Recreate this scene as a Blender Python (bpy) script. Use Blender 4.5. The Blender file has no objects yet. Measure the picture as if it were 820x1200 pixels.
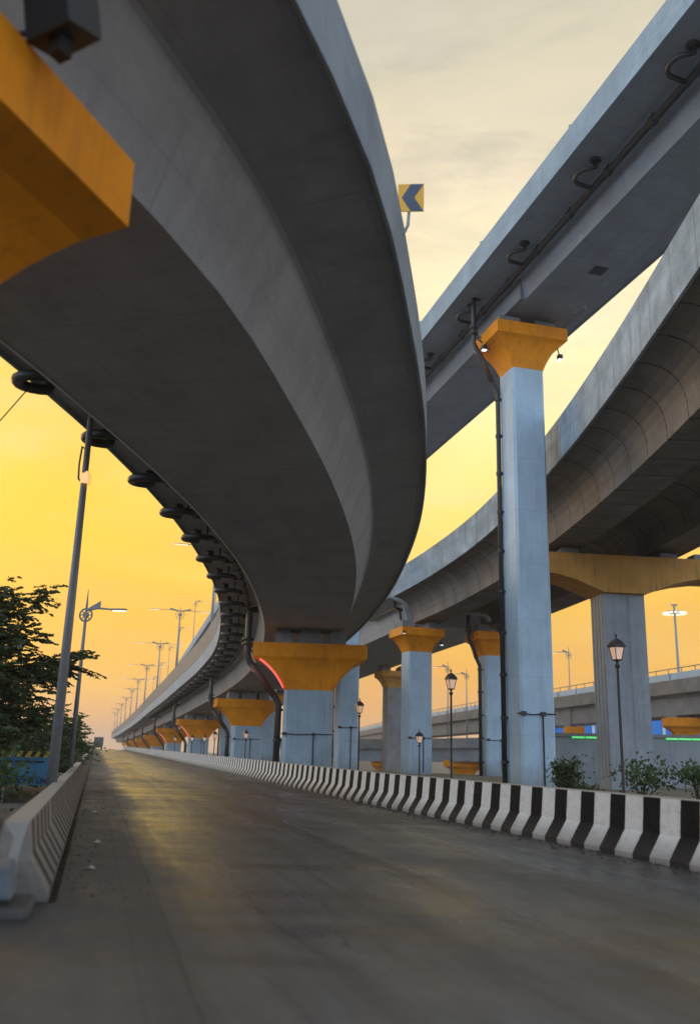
import bpy, math, random
from mathutils import Vector, Matrix
random.seed(7)
R = math.radians
C = bpy.context.scene.collection
PI = math.pi

HAZE = 0.00045
# ------------------------------------------------------------------ ground height
def sm(a, b, x):
    t = max(0.0, min(1.0, (x - a) / (b - a)))
    return t * t * (3 - 2 * t)
TAN = 0.2668
def rx(y, off=0.0):                      # right kerb line of the road
    return 8.72 - TAN * y + off
def gz(x, y):
    z = 0.0
    if y > 30: z = 1.05 * (min(y, 262) - 30) / 232.0
    if y > 262: z = 1.05 - 3.5 * sm(262, 420, y)
    L = x - rx(y)
    z -= 6.0 * sm(17, 25, L) * sm(76, 98, y) * (1 - sm(230, 330, y))
    return z

# ------------------------------------------------------------------ node helpers
def mat(name):
    m = bpy.data.materials.new(name); m.use_nodes = True
    nt = m.node_tree; b = nt.nodes['Principled BSDF']
    return m, nt, b
def N(nt, typ, **kw):
    n = nt.nodes.new(typ)
    for k, v in kw.items(): setattr(n, k, v)
    return n
def L(nt, a, b): nt.links.new(a, b)
def noise(nt, vec, scale, detail=6, rough=0.6, dist=0.0):
    n = N(nt, 'ShaderNodeTexNoise'); n.inputs['Scale'].default_value = scale
    n.inputs['Detail'].default_value = detail; n.inputs['Roughness'].default_value = rough
    n.inputs['Distortion'].default_value = dist
    if vec is not None: L(nt, vec, n.inputs['Vector'])
    return n.outputs['Fac']
def mapping(nt, vec, scale=(1, 1, 1), rot=(0, 0, 0)):
    n = N(nt, 'ShaderNodeMapping'); n.inputs['Scale'].default_value = scale; n.inputs['Rotation'].default_value = rot
    L(nt, vec, n.inputs['Vector']); return n.outputs['Vector']
def rng(nt, v, a, b, c=0.0, d=1.0):
    n = N(nt, 'ShaderNodeMapRange'); n.inputs['From Min'].default_value = a; n.inputs['From Max'].default_value = b
    n.inputs['To Min'].default_value = c; n.inputs['To Max'].default_value = d; L(nt, v, n.inputs['Value']); return n.outputs['Result']
def math_(nt, op, a, b=None, c=None):
    n = N(nt, 'ShaderNodeMath', operation=op)
    for i, v in enumerate((a, b, c)):
        if v is None: continue
        if isinstance(v, (int, float)): n.inputs[i].default_value = v
        else: L(nt, v, n.inputs[i])
    return n.outputs[0]
def mixc(nt, f, a, b, mode='MIX'):
    n = N(nt, 'ShaderNodeMix', data_type='RGBA', blend_type=mode)
    for s, v in ((n.inputs[0], f), (n.inputs[6], a), (n.inputs[7], b)):
        if isinstance(v, (int, float)): s.default_value = v
        elif isinstance(v, tuple): s.default_value = (*v, 1)
        else: L(nt, v, s)
    return n.outputs[2]
def bump(nt, b, h, st=0.3, dist=0.02):
    n = N(nt, 'ShaderNodeBump'); n.inputs['Strength'].default_value = st; n.inputs['Distance'].default_value = dist
    L(nt, h, n.inputs['Height']); L(nt, n.outputs['Normal'], b.inputs['Normal'])
def pos(nt): return N(nt, 'ShaderNodeNewGeometry').outputs['Position']
def uv(nt): return N(nt, 'ShaderNodeUVMap').outputs['UV']

def painted(name, col, var=0.25, rough=0.65, streak=0.35, scale=1.0, dirt=(0.12, 0.11, 0.10), pour=0.0):
    """painted / plain concrete: blotches, vertical run marks, fine grain"""
    m, nt, b = mat(name)
    p = pos(nt)
    big = noise(nt, p, 0.55 * scale, 5, 0.6)
    mid = noise(nt, p, 4.0 * scale, 6, 0.7)
    st = noise(nt, mapping(nt, p, (6, 6, 0.35)), 1.0, 5, 0.65)
    c1 = mixc(nt, rng(nt, big, 0.3, 0.7), tuple(x * (1 - var) for x in col), tuple(min(1, x * (1 + var * 0.6)) for x in col))
    c2 = mixc(nt, rng(nt, mid, 0.35, 0.75, 0, 0.3), c1, tuple(x * 0.7 for x in col))
    c3 = mixc(nt, rng(nt, st, 0.52, 0.8, 0, streak), c2, dirt)
    if pour:
        sz = N(nt, 'ShaderNodeSeparateXYZ'); L(nt, p, sz.inputs[0])
        zz = math_(nt, 'ADD', sz.outputs['Z'], math_(nt, 'MULTIPLY', mid, .05))
        d = math_(nt, 'ABSOLUTE', math_(nt, 'SUBTRACT', math_(nt, 'FRACT', math_(nt, 'DIVIDE', zz, pour)), .5))
        c3 = mixc(nt, rng(nt, d, 0.486, .495, 0, .2), c3, tuple(x * .5 for x in col))
        c3 = mixc(nt, rng(nt, math_(nt, 'ADD', sz.outputs['Z'], math_(nt, 'MULTIPLY', big, 1.6)), 1.0, 2.3, .55, 0), c3, (.20, .17, .13))
        pk = noise(nt, p, 2.2, 8, .75, .5)
        c3 = mixc(nt, rng(nt, pk, .60, .66, 0, .3), c3, (.30, .32, .33))
    L(nt, c3, b.inputs['Base Color'])
    b.inputs['Roughness'].default_value = rough; b.inputs['Specular IOR Level'].default_value = 0.2
    fine = noise(nt, p, 40, 4, 0.7)
    bump(nt, b, math_(nt, 'ADD', math_(nt, 'MULTIPLY', mid, 0.6), math_(nt, 'MULTIPLY', fine, 0.25)), 0.35, 0.02)
    return m
def plain(name, col, rough=0.5, metal=0.0, var=0.15, scale=8):
    m, nt, b = mat(name)
    f = noise(nt, pos(nt), scale, 4, 0.6)
    L(nt, mixc(nt, f, tuple(x * (1 - var) for x in col), tuple(min(1, x * (1 + var)) for x in col)), b.inputs['Base Color'])
    b.inputs['Roughness'].default_value = rough; b.inputs['Metallic'].default_value = metal
    return m
def emit(name, col, st, base=(0.5, 0.5, 0.5)):
    m, nt, b = mat(name)
    b.inputs['Base Color'].default_value = (*base, 1)
    b.inputs['Emission Color'].default_value = (*col, 1); b.inputs['Emission Strength'].default_value = st
    return m
def deckmat(name, col, joint=0.0, grime=0.3, var=0.25, form=True, js=.7):
    """girder concrete: uv.x runs along the bridge, uv.y across the profile (metres)"""
    m, nt, b = mat(name)
    u = uv(nt); p = pos(nt)
    al = noise(nt, mapping(nt, u, (0.12, 1.3, 1)), 1.0, 6, 0.65)
    bl = noise(nt, p, 0.7, 6, 0.65)
    ac = noise(nt, mapping(nt, u, (3.0, 0.35, 1)), 1.0, 5, 0.6)
    fi = noise(nt, p, 9, 6, 0.75)
    c = mixc(nt, rng(nt, bl, 0.3, 0.7), tuple(x * (1 - var) for x in col), tuple(x * (1 + var * .5) for x in col))
    c = mixc(nt, rng(nt, al, 0.45, 0.75, 0, grime), c, tuple(x * 0.55 for x in col))
    c = mixc(nt, rng(nt, ac, 0.5, 0.8, 0, grime), c, tuple(x * 0.45 for x in col))
    c = mixc(nt, rng(nt, fi, 0.5, 0.85, 0, 0.25), c, tuple(min(1, x * 1.5) for x in col))
    h = fi
    if joint:
        sx = N(nt, 'ShaderNodeSeparateXYZ'); L(nt, u, sx.inputs[0])
        fr = math_(nt, 'FRACT', math_(nt, 'DIVIDE', sx.outputs['X'], joint))
        d = math_(nt, 'ABSOLUTE', math_(nt, 'SUBTRACT', fr, 0.5))
        wob = noise(nt, mapping(nt, u, (0.5, 4, 1)), 1.0, 3)
        wdt = rng(nt, wob, 0.3, 0.7, 0.47, 0.492)
        ln = math_(nt, 'GREATER_THAN', d, wdt)
        # each cast segment has its own tone
        cell = math_(nt, 'FLOOR', math_(nt, 'ADD', math_(nt, 'DIVIDE', sx.outputs['X'], joint), 0.5))
        wn = N(nt, 'ShaderNodeTexWhiteNoise', noise_dimensions='1D'); L(nt, cell, wn.inputs['W'])
        c = mixc(nt, rng(nt, wn.outputs['Value'], 0, 1, 0, 0.45), c, tuple(x * 0.5 for x in col))
        c = mixc(nt, math_(nt, 'MULTIPLY', ln, js), c, (0.02, 0.02, 0.02))
        h = math_(nt, 'SUBTRACT', fi, math_(nt, 'MULTIPLY', ln, 1.5))
    if form and not joint:
        sx = N(nt, 'ShaderNodeSeparateXYZ'); L(nt, u, sx.inputs[0])
        for per, ax, thr, wt in ((2.44, 'X', .493, .35), (1.22, 'Y', .490, .28)):
            fr = math_(nt, 'FRACT', math_(nt, 'DIVIDE', sx.outputs[ax], per)); d = math_(nt, 'ABSOLUTE', math_(nt, 'SUBTRACT', fr, 0.5))
            ln = math_(nt, 'MULTIPLY', math_(nt, 'GREATER_THAN', d, thr), rng(nt, bl, .4, .6, .2, 1))
            c = mixc(nt, math_(nt, 'MULTIPLY', ln, wt), c, tuple(x * .4 for x in col)); h = math_(nt, 'SUBTRACT', h, math_(nt, 'MULTIPLY', ln, .4))
        dr = noise(nt, mapping(nt, u, (.22, .22, 1)), 1.0, 7, .7, 1.2)
        c = mixc(nt, rng(nt, dr, .56, .68, 0, .30), c, tuple(x * .5 for x in col))
        c = mixc(nt, rng(nt, dr, .30, .38, .35, 0), c, tuple(min(1, x * 1.5) for x in col))
    L(nt, c, b.inputs['Base Color']); b.inputs['Roughness'].default_value = 0.8; b.inputs['Specular IOR Level'].default_value = 0.2
    bump(nt, b, h, 0.35, 0.02)
    return m

# ------------------------------------------------------------------ mesh builder
class MB:
    def __init__(s, k=1.0): s.v = []; s.f = []; s.uv = []; s.has = False; s.k = k
    def add(s, vs, fs, uvs=None):
        o = len(s.v); s.v += [tuple(v) for v in vs]
        for i, f in enumerate(fs):
            s.f.append(tuple(o + k for k in f)); s.uv.append(uvs[i] if uvs else None)
        if uvs: s.has = True
        return s
    def box(s, c, sz, h=0.0, M=None, ch=0.0):
        x, y, z = (a / 2 for a in sz)
        if ch:
            pr = [(-x + ch, -y), (x - ch, -y), (x, -y + ch), (x, y - ch), (x - ch, y), (-x + ch, y), (-x, y - ch), (-x, -y + ch)]
        else: pr = [(-x, -y), (x, -y), (x, y), (-x, y)]
        n = len(pr); vs = [(a, b, -z) for a, b in pr] + [(a, b, z) for a, b in pr]
        fs = [tuple(range(n))[::-1], tuple(range(n, 2 * n))] + [(i, (i + 1) % n, n + (i + 1) % n, n + i) for i in range(n)]
        rot = Matrix.Rotation(h, 4, 'Z') if M is None else M
        return s.add([Vector(c) + rot @ Vector(v) for v in vs], fs)
    def tube(s, pts, r, n=8, caps=True):
        pts = [Vector(p) for p in pts]; rs = r if isinstance(r, (list, tuple)) else [r] * len(pts)
        T0 = None; rings = []; up = Vector((0, 0, 1)); nrm = None
        for i, p in enumerate(pts):
            t = (pts[min(i + 1, len(pts) - 1)] - pts[max(i - 1, 0)])
            if t.length < 1e-9: t = Vector((0, 0, 1))
            t.normalize()
            if nrm is None:
                a = up if abs(t.z) < 0.9 else Vector((1, 0, 0)); nrm = (a - t * a.dot(t)).normalized()
            else:
                nrm = nrm - t * nrm.dot(t)
                nrm = nrm.normalized() if nrm.length > 1e-6 else t.orthogonal().normalized()
            b = t.cross(nrm)
            rings.append([p + (nrm * math.cos(2 * PI * k / n) + b * math.sin(2 * PI * k / n)) * rs[i] for k in range(n)])
        vs = [q for rg in rings for q in rg]; fs = []
        for i in range(len(rings) - 1):
            for k in range(n):
                a = i * n + k; b2 = i * n + (k + 1) % n
                fs.append((a, b2, b2 + n, a + n))
        if caps: fs.append(tuple(range(n))[::-1]); fs.append(tuple((len(rings) - 1) * n + k for k in range(n)))
        return s.add(vs, fs)
    def loft(s, secs):                     # list of rings with equal counts
        n = len(secs[0]); vs = [q for r_ in secs for q in r_]; fs = []
        for i in range(len(secs) - 1):
            for k in range(n):
                a = i * n + k; b = i * n + (k + 1) % n; fs.append((a, b, b + n, a + n))
        fs.append(tuple(range(n))[::-1]); fs.append(tuple((len(secs) - 1) * n + k for k in range(n)))
        return s.add(vs, fs)
    def build(s, name, m, parent=None, smooth=False, bevel=0.0, M=None):
        me = bpy.data.meshes.new(name); me.from_pydata([(a * s.k, b * s.k, c * s.k) for a, b, c in s.v] if s.k != 1 else s.v, [], s.f)
        if s.has:
            ul = me.uv_layers.new(name='UVMap')
            for p, q in zip(me.polygons, s.uv):
                for li, k in enumerate(p.loop_indices): ul.data[k].uv = q[li] if q else (0, 0)
        me.materials.append(m)
        if smooth: me.polygons.foreach_set('use_smooth', [True] * len(me.polygons))
        me.update()
        o = bpy.data.objects.new(name, me); C.objects.link(o)
        if parent is not None: o.parent = parent
        if M is not None: o.matrix_local = M
        if bevel:
            bv = o.modifiers.new('bevel', 'BEVEL'); bv.width = bevel; bv.segments = 2; bv.limit_method = 'ANGLE'; bv.angle_limit = R(40)
        return o
MBase = MB
def tag(o, label=None, cat=None, group=None, kind=None):
    for k, v in (('label', label), ('category', cat), ('group', group), ('kind', kind)):
        if v: o[k] = v
    return o
def thing(name, label, cat, loc=(0, 0, 0), rz=0.0, group=None):
    o = bpy.data.objects.new(name, None); C.objects.link(o); o.empty_display_size = 0.3
    o.location = loc; o.rotation_euler = (0, 0, rz)
    return tag(o, label, cat, group)
def dup(root, loc=None, rz=None, label=None, group=None, scale=None):
    def cp(o, par):
        c = o.copy(); C.objects.link(c)
        if par is not None:
            c.parent = par; c.matrix_parent_inverse = o.matrix_parent_inverse.copy()
        for ch in kids.get(o.name, []): cp(ch, c)
        return c
    kids = {}
    for o in C.objects:
        if o.parent: kids.setdefault(o.parent.name, []).append(o)
    r = cp(root, None)
    if loc is not None: r.location = loc
    if rz is not None: r.rotation_euler = (0, 0, rz)
    if scale: r.scale = (scale,) * 3
    if label: r['label'] = label
    if group: r['group'] = group
    return r

# ------------------------------------------------------------------ paths and sweeps
def cr(pts, step=1.0):
    P = [Vector(p) for p in pts]; P = [P[0] * 2 - P[1]] + P + [P[-1] * 2 - P[-2]]; out = []
    for i in range(1, len(P) - 2):
        p0, p1, p2, p3 = P[i - 1:i + 3]
        # chord-length tangents keep uneven spacing smooth
        d0, d1, d2 = (p1 - p0).length, (p2 - p1).length, (p3 - p2).length
        m1 = ((p1 - p0) / d0 * d1 + (p2 - p1) / d1 * d0) / (d0 + d1) * d1
        m2 = ((p2 - p1) / d1 * d2 + (p3 - p2) / d2 * d1) / (d1 + d2) * d1
        n = max(1, int(round(d1 / step)))
        for k in range(n):
            t = k / n; t2 = t * t; t3 = t2 * t
            out.append(p1 * (2 * t3 - 3 * t2 + 1) + m1 * (t3 - 2 * t2 + t) + p2 * (3 * t2 - 2 * t3) + m2 * (t3 - t2))
    out.append(P[-2]); return out
class Path:
    # k = gauge: every offset, profile and pipe given along this path is in units of k metres
    def __init__(s, pts, step=1.0, k=1.0):
        s.k = k; s.p = cr(pts, step); s.d = [0]
        for a, b in zip(s.p, s.p[1:]): s.d.append(s.d[-1] + (b - a).length)
    def at(s, dist):
        import bisect
        i = max(0, min(len(s.p) - 2, bisect.bisect_right(s.d, dist) - 1))
        a, b = s.p[i], s.p[i + 1]; t = (dist - s.d[i]) / (s.d[i + 1] - s.d[i])
        p = a.lerp(b, t)
        ta = (s.p[min(i + 1, len(s.p) - 1)] - s.p[max(i - 1, 0)]); tb = (s.p[min(i + 2, len(s.p) - 1)] - s.p[i])
        tt = ta.lerp(tb, t); tt.z = 0; tt.normalize()
        return p, tt, Vector((tt.y, -tt.x, 0))
    def dist_at_y(s, y):
        y = y * s.k
        for i in range(len(s.p) - 1):
            if s.p[i].y <= y <= s.p[i + 1].y:
                return s.d[i] + (y - s.p[i].y) / (s.p[i + 1].y - s.p[i].y) * (s.d[i + 1] - s.d[i])
        return 0
    def off(s, dist, u, w):
        p, t, r = s.at(dist); return p + r * u * s.k + Vector((0, 0, w * s.k))
    def heading(s, dist):
        t = s.at(dist)[1]; return math.atan2(t.y, t.x) - PI / 2
def sweep(mb, path, prof, d0=None, d1=None, step=None, close=True):
    d0 = 0 if d0 is None else d0; d1 = path.d[-1] if d1 is None else d1
    if step: n = max(1, int((d1 - d0) / step)); ds = [d0 + (d1 - d0) * i / n for i in range(n + 1)]
    else: ds = [d0] + [d for d in path.d if d0 + 0.05 < d < d1 - 0.05] + [d1]
    prof = [(a * path.k, b * path.k) for a, b in prof]
    k = len(prof); pl = [0]
    for i in range(k): a, b = prof[i], prof[(i + 1) % k]; pl.append(pl[-1] + math.hypot(a[0] - b[0], a[1] - b[1]))
    vs = []; fs = []; us = []
    for d in ds:
        p, t, r = path.at(d)
        vs += [p + r * u + Vector((0, 0, w)) for u, w in prof]
    for i in range(len(ds) - 1):
        for j in range(k if close else k - 1):
            a = i * k + j; b = i * k + (j + 1) % k
            fs.append((a, b, b + k, a + k)); us.append(((ds[i], pl[j]), (ds[i], pl[j + 1]), (ds[i + 1], pl[j + 1]), (ds[i + 1], pl[j])))
    if close:
        fs.append(tuple(range(k))[::-1]); us.append([(0, pl[j]) for j in range(k)][::-1])
        fs.append(tuple((len(ds) - 1) * k + j for j in range(k))); us.append([(0, pl[j]) for j in range(k)])
    return mb.add(vs, fs, us)
def sweeptube(path, u, w, d0, d1, r, step=1.0, n=8, mb=None):
    m = max(2, int((d1 - d0) / step)); mb = mb or MB()
    return mb.tube([path.off(d0 + (d1 - d0) * i / m, u, w) for i in range(m + 1)], r * path.k, n)
ORD = ['first', 'second', 'third', 'fourth', 'fifth', 'sixth', 'seventh', 'eighth', 'ninth', 'tenth', 'eleventh', 'twelfth', 'thirteenth', 'fourteenth', 'fifteenth']

# ------------------------------------------------------------------ materials
M = {}
M['blue'] = painted('pale_blue_paint', (0.46, 0.57, 0.65), 0.16, 0.6, 0.30, pour=2.5)
M['shadeblue'] = painted('shaded_blue_paint', (0.37, 0.45, 0.50), 0.18, 0.65, 0.35, pour=2.5)  # blue pier paint, greyed and darkened for the shade under the deck
M['orange'] = painted('orange_paint', (0.90, 0.295, 0.010), 0.24, 0.55, 0.5, dirt=(0.22, 0.085, 0.02))
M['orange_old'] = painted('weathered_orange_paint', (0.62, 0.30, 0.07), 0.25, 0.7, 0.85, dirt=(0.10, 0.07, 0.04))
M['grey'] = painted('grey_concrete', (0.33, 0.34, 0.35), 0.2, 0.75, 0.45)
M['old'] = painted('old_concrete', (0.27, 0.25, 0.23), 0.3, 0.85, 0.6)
M['deck'] = deckmat('girder_concrete', (0.39, 0.385, 0.385), 0, 0.30, 0.16)
M['web'] = deckmat('painted_girder', (0.40, 0.42, 0.44), 0, 0.30, 0.15)
M['fascia'] = deckmat('parapet_concrete', (0.38, 0.42, 0.45), 0, 0.3, 0.2)
M['webblue'] = deckmat('blue_grey_girder', (0.28, 0.32, 0.37), 0, 0.30, 0.15)
M['fasblue'] = deckmat('blue_grey_parapet', (0.34, 0.44, 0.52), 0, 0.45, 0.22)
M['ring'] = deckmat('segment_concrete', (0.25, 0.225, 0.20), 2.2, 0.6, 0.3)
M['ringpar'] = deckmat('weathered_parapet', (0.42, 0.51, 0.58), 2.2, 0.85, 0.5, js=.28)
M['pipe'] = plain('black_pipe', (0.030, 0.032, 0.035), 0.45)
M['rust'] = plain('rusty_pipe', (0.075, 0.035, 0.025), 0.55)
M['iron'] = plain('dark_iron', (0.035, 0.032, 0.032), 0.45, 0.3)
M['steel'] = plain('galvanised_steel', (0.30, 0.31, 0.32), 0.45, 0.6)
M['pole'] = plain('lamp_pole_paint', (0.22, 0.215, 0.21), 0.5, 0.2)
M['bearing'] = painted('bearing_concrete', (0.26, 0.26, 0.26), 0.2, 0.8)
M['rubber'] = plain('rubber', (0.02, 0.02, 0.02), 0.8)
M['lit'] = emit('lamp_glow', (1.0, 0.88, 0.62), 1.25)
M['warm'] = emit('lantern_glow', (1.0, 0.50, 0.22), 0.40)
M['white'] = emit('floodlight_glow', (0.95, 0.92, 1.0), 1.4)
M['red'] = emit('red_lens_and_wash', (1.0, 0.05, 0.02), .95)  # floodlight lens, and the red wash put on a cap edge as glow
M['orange_wash'] = emit('orange_wash_glow', (1.0, 0.16, 0.03), .7)  # glow that imitates orange light falling on cap edges
M['green'] = emit('green_light', (0.02, 0.9, 0.10), .75)

def N2c(nt, x, y):
    n = N(nt, 'ShaderNodeCombineXYZ'); L(nt, x, n.inputs[0]); L(nt, y, n.inputs[1]); return n.outputs[0]
def road_mat():
    m, nt, b = mat('asphalt')
    u = uv(nt); p = pos(nt)
    big = noise(nt, mapping(nt, u, (0.10, 0.40, 1)), 1.0, 8, 0.72)
    tr = noise(nt, mapping(nt, u, (0.015, 1.3, 1)), 1.0, 4, 0.6)
    cross = noise(nt, mapping(nt, u, (0.9, 0.10, 1)), 1.0, 5, 0.65)
    mid = noise(nt, p, 1.4, 7, 0.7)
    fi = noise(nt, p, 70, 3, 0.7)
    sx = N(nt, 'ShaderNodeSeparateXYZ'); L(nt, u, sx.inputs[0])
    c = mixc(nt, rng(nt, big, 0.3, 0.7), (0.030, 0.031, 0.033), (0.140, 0.140, 0.140))
    c = mixc(nt, rng(nt, tr, 0.45, 0.62, 0, 0.75), c, (0.018, 0.018, 0.020))
    c = mixc(nt, rng(nt, cross, 0.50, 0.66, 0, 0.65), c, (0.022, 0.021, 0.021))
    c = mixc(nt, rng(nt, mid, 0.5, 0.8, 0, 0.4), c, (0.095, 0.085, 0.072))
    # tyre marks: thin wavering dark bands along the carriageway, and rough transverse laying joints
    tn = noise(nt, mapping(nt, u, (0.035, 0.0, 1)), 1.0, 3)
    ty = math_(nt, 'ADD', sx.outputs['Y'], math_(nt, 'MULTIPLY', tn, 3.2))
    tm = noise(nt, mapping(nt, N2c(nt, sx.outputs['X'], ty), (0.02, 5.0, 1)), 1.0, 4, .7)
    c = mixc(nt, rng(nt, tm, .54, .70, 0, .75), c, (.015, .015, .016))
    jw = math_(nt, 'ADD', sx.outputs['X'], math_(nt, 'MULTIPLY', noise(nt, mapping(nt, u, (.3, .5, 1)), 1.0, 4), 1.6))
    jd = math_(nt, 'ABSOLUTE', math_(nt, 'SUBTRACT', math_(nt, 'FRACT', math_(nt, 'DIVIDE', jw, 5.2)), .5))
    c = mixc(nt, math_(nt, 'MULTIPLY', rng(nt, jd, .44, .5, 0, 1), rng(nt, mid, .35, .6, 0, .6)), c, (.018, .018, .018))
    vc = N(nt, 'ShaderNodeTexVoronoi', feature='DISTANCE_TO_EDGE'); vc.inputs['Scale'].default_value = .55
    wv = N(nt, 'ShaderNodeVectorMath', operation='ADD'); L(nt, p, wv.inputs[0]); nn = N(nt, 'ShaderNodeTexNoise'); nn.inputs['Scale'].default_value = 2.2; nn.inputs['Detail'].default_value = 6; L(nt, p, nn.inputs['Vector']); L(nt, nn.outputs['Color'], wv.inputs[1])
    L(nt, wv.outputs[0], vc.inputs['Vector'])
    ck = math_(nt, 'MULTIPLY', math_(nt, 'LESS_THAN', vc.outputs['Distance'], .008), math_(nt, 'GREATER_THAN', big, .5))
    c = mixc(nt, math_(nt, 'MULTIPLY', ck, .8), c, (.010, .010, .010))
    # dusty strips beside both barriers (uv.y = metres from the left kerb)
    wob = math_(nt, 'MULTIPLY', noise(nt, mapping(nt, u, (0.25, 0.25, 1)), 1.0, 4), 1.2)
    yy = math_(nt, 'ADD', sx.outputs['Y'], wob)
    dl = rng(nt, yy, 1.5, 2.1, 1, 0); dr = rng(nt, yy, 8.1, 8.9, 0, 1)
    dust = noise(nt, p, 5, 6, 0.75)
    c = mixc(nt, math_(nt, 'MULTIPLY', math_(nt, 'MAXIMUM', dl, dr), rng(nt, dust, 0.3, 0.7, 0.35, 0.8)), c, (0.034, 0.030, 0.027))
    # seam lines along the road and a worn edge line
    def line(y0, w):
        d = math_(nt, 'ABSOLUTE', math_(nt, 'SUBTRACT', math_(nt, 'ADD', sx.outputs['Y'], math_(nt, 'MULTIPLY', noise(nt, mapping(nt, u, (0.3, 0, 1)), 1.0, 3), 0.10)), y0))
        return math_(nt, 'LESS_THAN', d, w)
    c = mixc(nt, math_(nt, 'MULTIPLY', line(4.7, 0.025), rng(nt, dust, 0.35, 0.6, 0, 0.7)), c, (0.16, 0.15, 0.13))
    c = mixc(nt, math_(nt, 'MULTIPLY', line(7.75, 0.05), rng(nt, dust, 0.42, 0.62, 0, 0.7)), c, (0.30, 0.29, 0.26))
    c = mixc(nt, math_(nt, 'MULTIPLY', line(1.05, 0.018), 0.8), c, (0.012, 0.012, 0.012))
    c = mixc(nt, math_(nt, 'MULTIPLY', line(0.72, 0.012), 0.6), c, (0.012, 0.012, 0.012))
    c = mixc(nt, rng(nt, fi, 0.3, 0.8, 0, 0.35), c, (0.12, 0.11, 0.10))
    L(nt, c, b.inputs['Base Color'])
    r1 = rng(nt, big, 0.36, 0.64, 0.50, 0.20)
    r2 = math_(nt, 'ADD', math_(nt, 'ADD', r1, rng(nt, tm, .5, .68, 0.0, -.10)), rng(nt, cross, .45, .7, .12, -.10))
    L(nt, math_(nt, 'ADD', r2, math_(nt, 'MULTIPLY', dl, 0.4)), b.inputs['Roughness'])
    b.inputs['Specular IOR Level'].default_value = 0.6
    vo = N(nt, 'ShaderNodeTexVoronoi'); vo.inputs['Scale'].default_value = 90; L(nt, p, vo.inputs['Vector'])
    h = math_(nt, 'ADD', math_(nt, 'MULTIPLY', mid, 1.6), math_(nt, 'MULTIPLY', vo.outputs['Distance'], 0.5))
    bump(nt, b, h, 0.28, 0.02)
    return m
def stripe_mat(name, white, period=1.0, wear=0.5, dark=(0.014, 0.014, 0.016), h=.97):
    m, nt, b = mat(name)
    u = uv(nt); p = pos(nt)
    sx = N(nt, 'ShaderNodeSeparateXYZ'); L(nt, u, sx.inputs[0])
    wob = noise(nt, p, 9, 4)
    x = math_(nt, 'ADD', sx.outputs['X'], math_(nt, 'MULTIPLY', wob, 0.03))
    fr = math_(nt, 'FRACT', math_(nt, 'DIVIDE', x, period))
    blk = math_(nt, 'GREATER_THAN', fr, 0.52)
    sp = N(nt, 'ShaderNodeSeparateXYZ'); L(nt, N(nt, 'ShaderNodeTexCoord').outputs['Object'], sp.inputs[0])
    g = noise(nt, p, 6, 7, 0.75); g2 = noise(nt, p, 1.2, 5, 0.6); sc = noise(nt, p, 30, 4, 0.8)
    w = mixc(nt, rng(nt, g, 0.45, 0.75, 0, wear), white, tuple(a * 0.5 for a in white))
    w = mixc(nt, rng(nt, sc, 0.58, 0.68, 0, 0.65), w, (0.20, 0.175, 0.15))
    k = mixc(nt, rng(nt, g, 0.5, 0.85, 0, 0.6), dark, tuple(a * 2 + .015 for a in dark))
    k = mixc(nt, math_(nt, 'MULTIPLY', rng(nt, sc, 0.60, 0.70, 0, 0.7), rng(nt, g2, .45, .6, 0, 1)), k, (0.24, 0.22, 0.20))
    c = mixc(nt, blk, w, k)
    uj = math_(nt, 'ABSOLUTE', math_(nt, 'SUBTRACT', math_(nt, 'FRACT', math_(nt, 'DIVIDE', x, period * 6)), .5))
    c = mixc(nt, math_(nt, 'MULTIPLY', math_(nt, 'GREATER_THAN', uj, .4982), .8), c, (.03, .028, .026))
    scr = noise(nt, mapping(nt, u, (1.2, 16, 1)), 1.0, 6, .75)
    c = mixc(nt, math_(nt, 'MULTIPLY', rng(nt, scr, .60, .68, 0, .55), rng(nt, g2, .45, .58, 0, 1)), c, (.10, .09, .085))
    # road dust collects on the flared foot (uv.y counts from the foot upward)
    foot = math_(nt, 'ADD', sx.outputs['Y'], math_(nt, 'MULTIPLY', g2, 0.25))
    c = mixc(nt, rng(nt, foot, 0.10, 0.66, 0.85, 0), c, mixc(nt, blk, (.17, .155, .14), (.055, .050, .046)))
    # unpainted top
    top = math_(nt, 'MULTIPLY', math_(nt, 'GREATER_THAN', sx.outputs['Y'], h - .97 + 1.02), math_(nt, 'LESS_THAN', sx.outputs['Y'], h - .97 + 1.27))
    c = mixc(nt, top, c, mixc(nt, g, (0.30, 0.27, 0.23), (0.42, 0.39, 0.35)))
    L(nt, c, b.inputs['Base Color']); b.inputs['Roughness'].default_value = 0.8; b.inputs['Specular IOR Level'].default_value = 0.05
    bump(nt, b, math_(nt, 'ADD', g, math_(nt, 'MULTIPLY', sc, 0.5)), 0.4, 0.02)
    return m
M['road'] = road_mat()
M['stripe'] = stripe_mat('striped_barrier_paint', (0.74, 0.74, 0.72))
M['stripe2'] = stripe_mat('dull_shaded_barrier_paint', (0.27, 0.235, 0.195), 0.8, 0.8, (.06, .05, .042), .77)  # dull worn stripes, also dimmed and browned for the shaded inner face
def ground_mat():
    m, nt, b = mat('dry_soil')
    p = pos(nt)
    a = noise(nt, p, 0.3, 6, 0.6); g = noise(nt, p, 6, 7, 0.75); v = noise(nt, p, 1.3, 5, 0.7)
    c = mixc(nt, rng(nt, a, 0.35, 0.65), (0.11, 0.085, 0.06), (0.17, 0.14, 0.10))
    c = mixc(nt, rng(nt, v, 0.5, 0.65, 0, 0.8), c, (0.035, 0.050, 0.018))
    c = mixc(nt, rng(nt, g, 0.45, 0.75, 0, 0.6), c, (0.05, 0.04, 0.03))
    L(nt, c, b.inputs['Base Color']); b.inputs['Roughness'].default_value = 0.95
    bump(nt, b, g, 0.6, 0.06); return m
M['ground'] = ground_mat()
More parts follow.
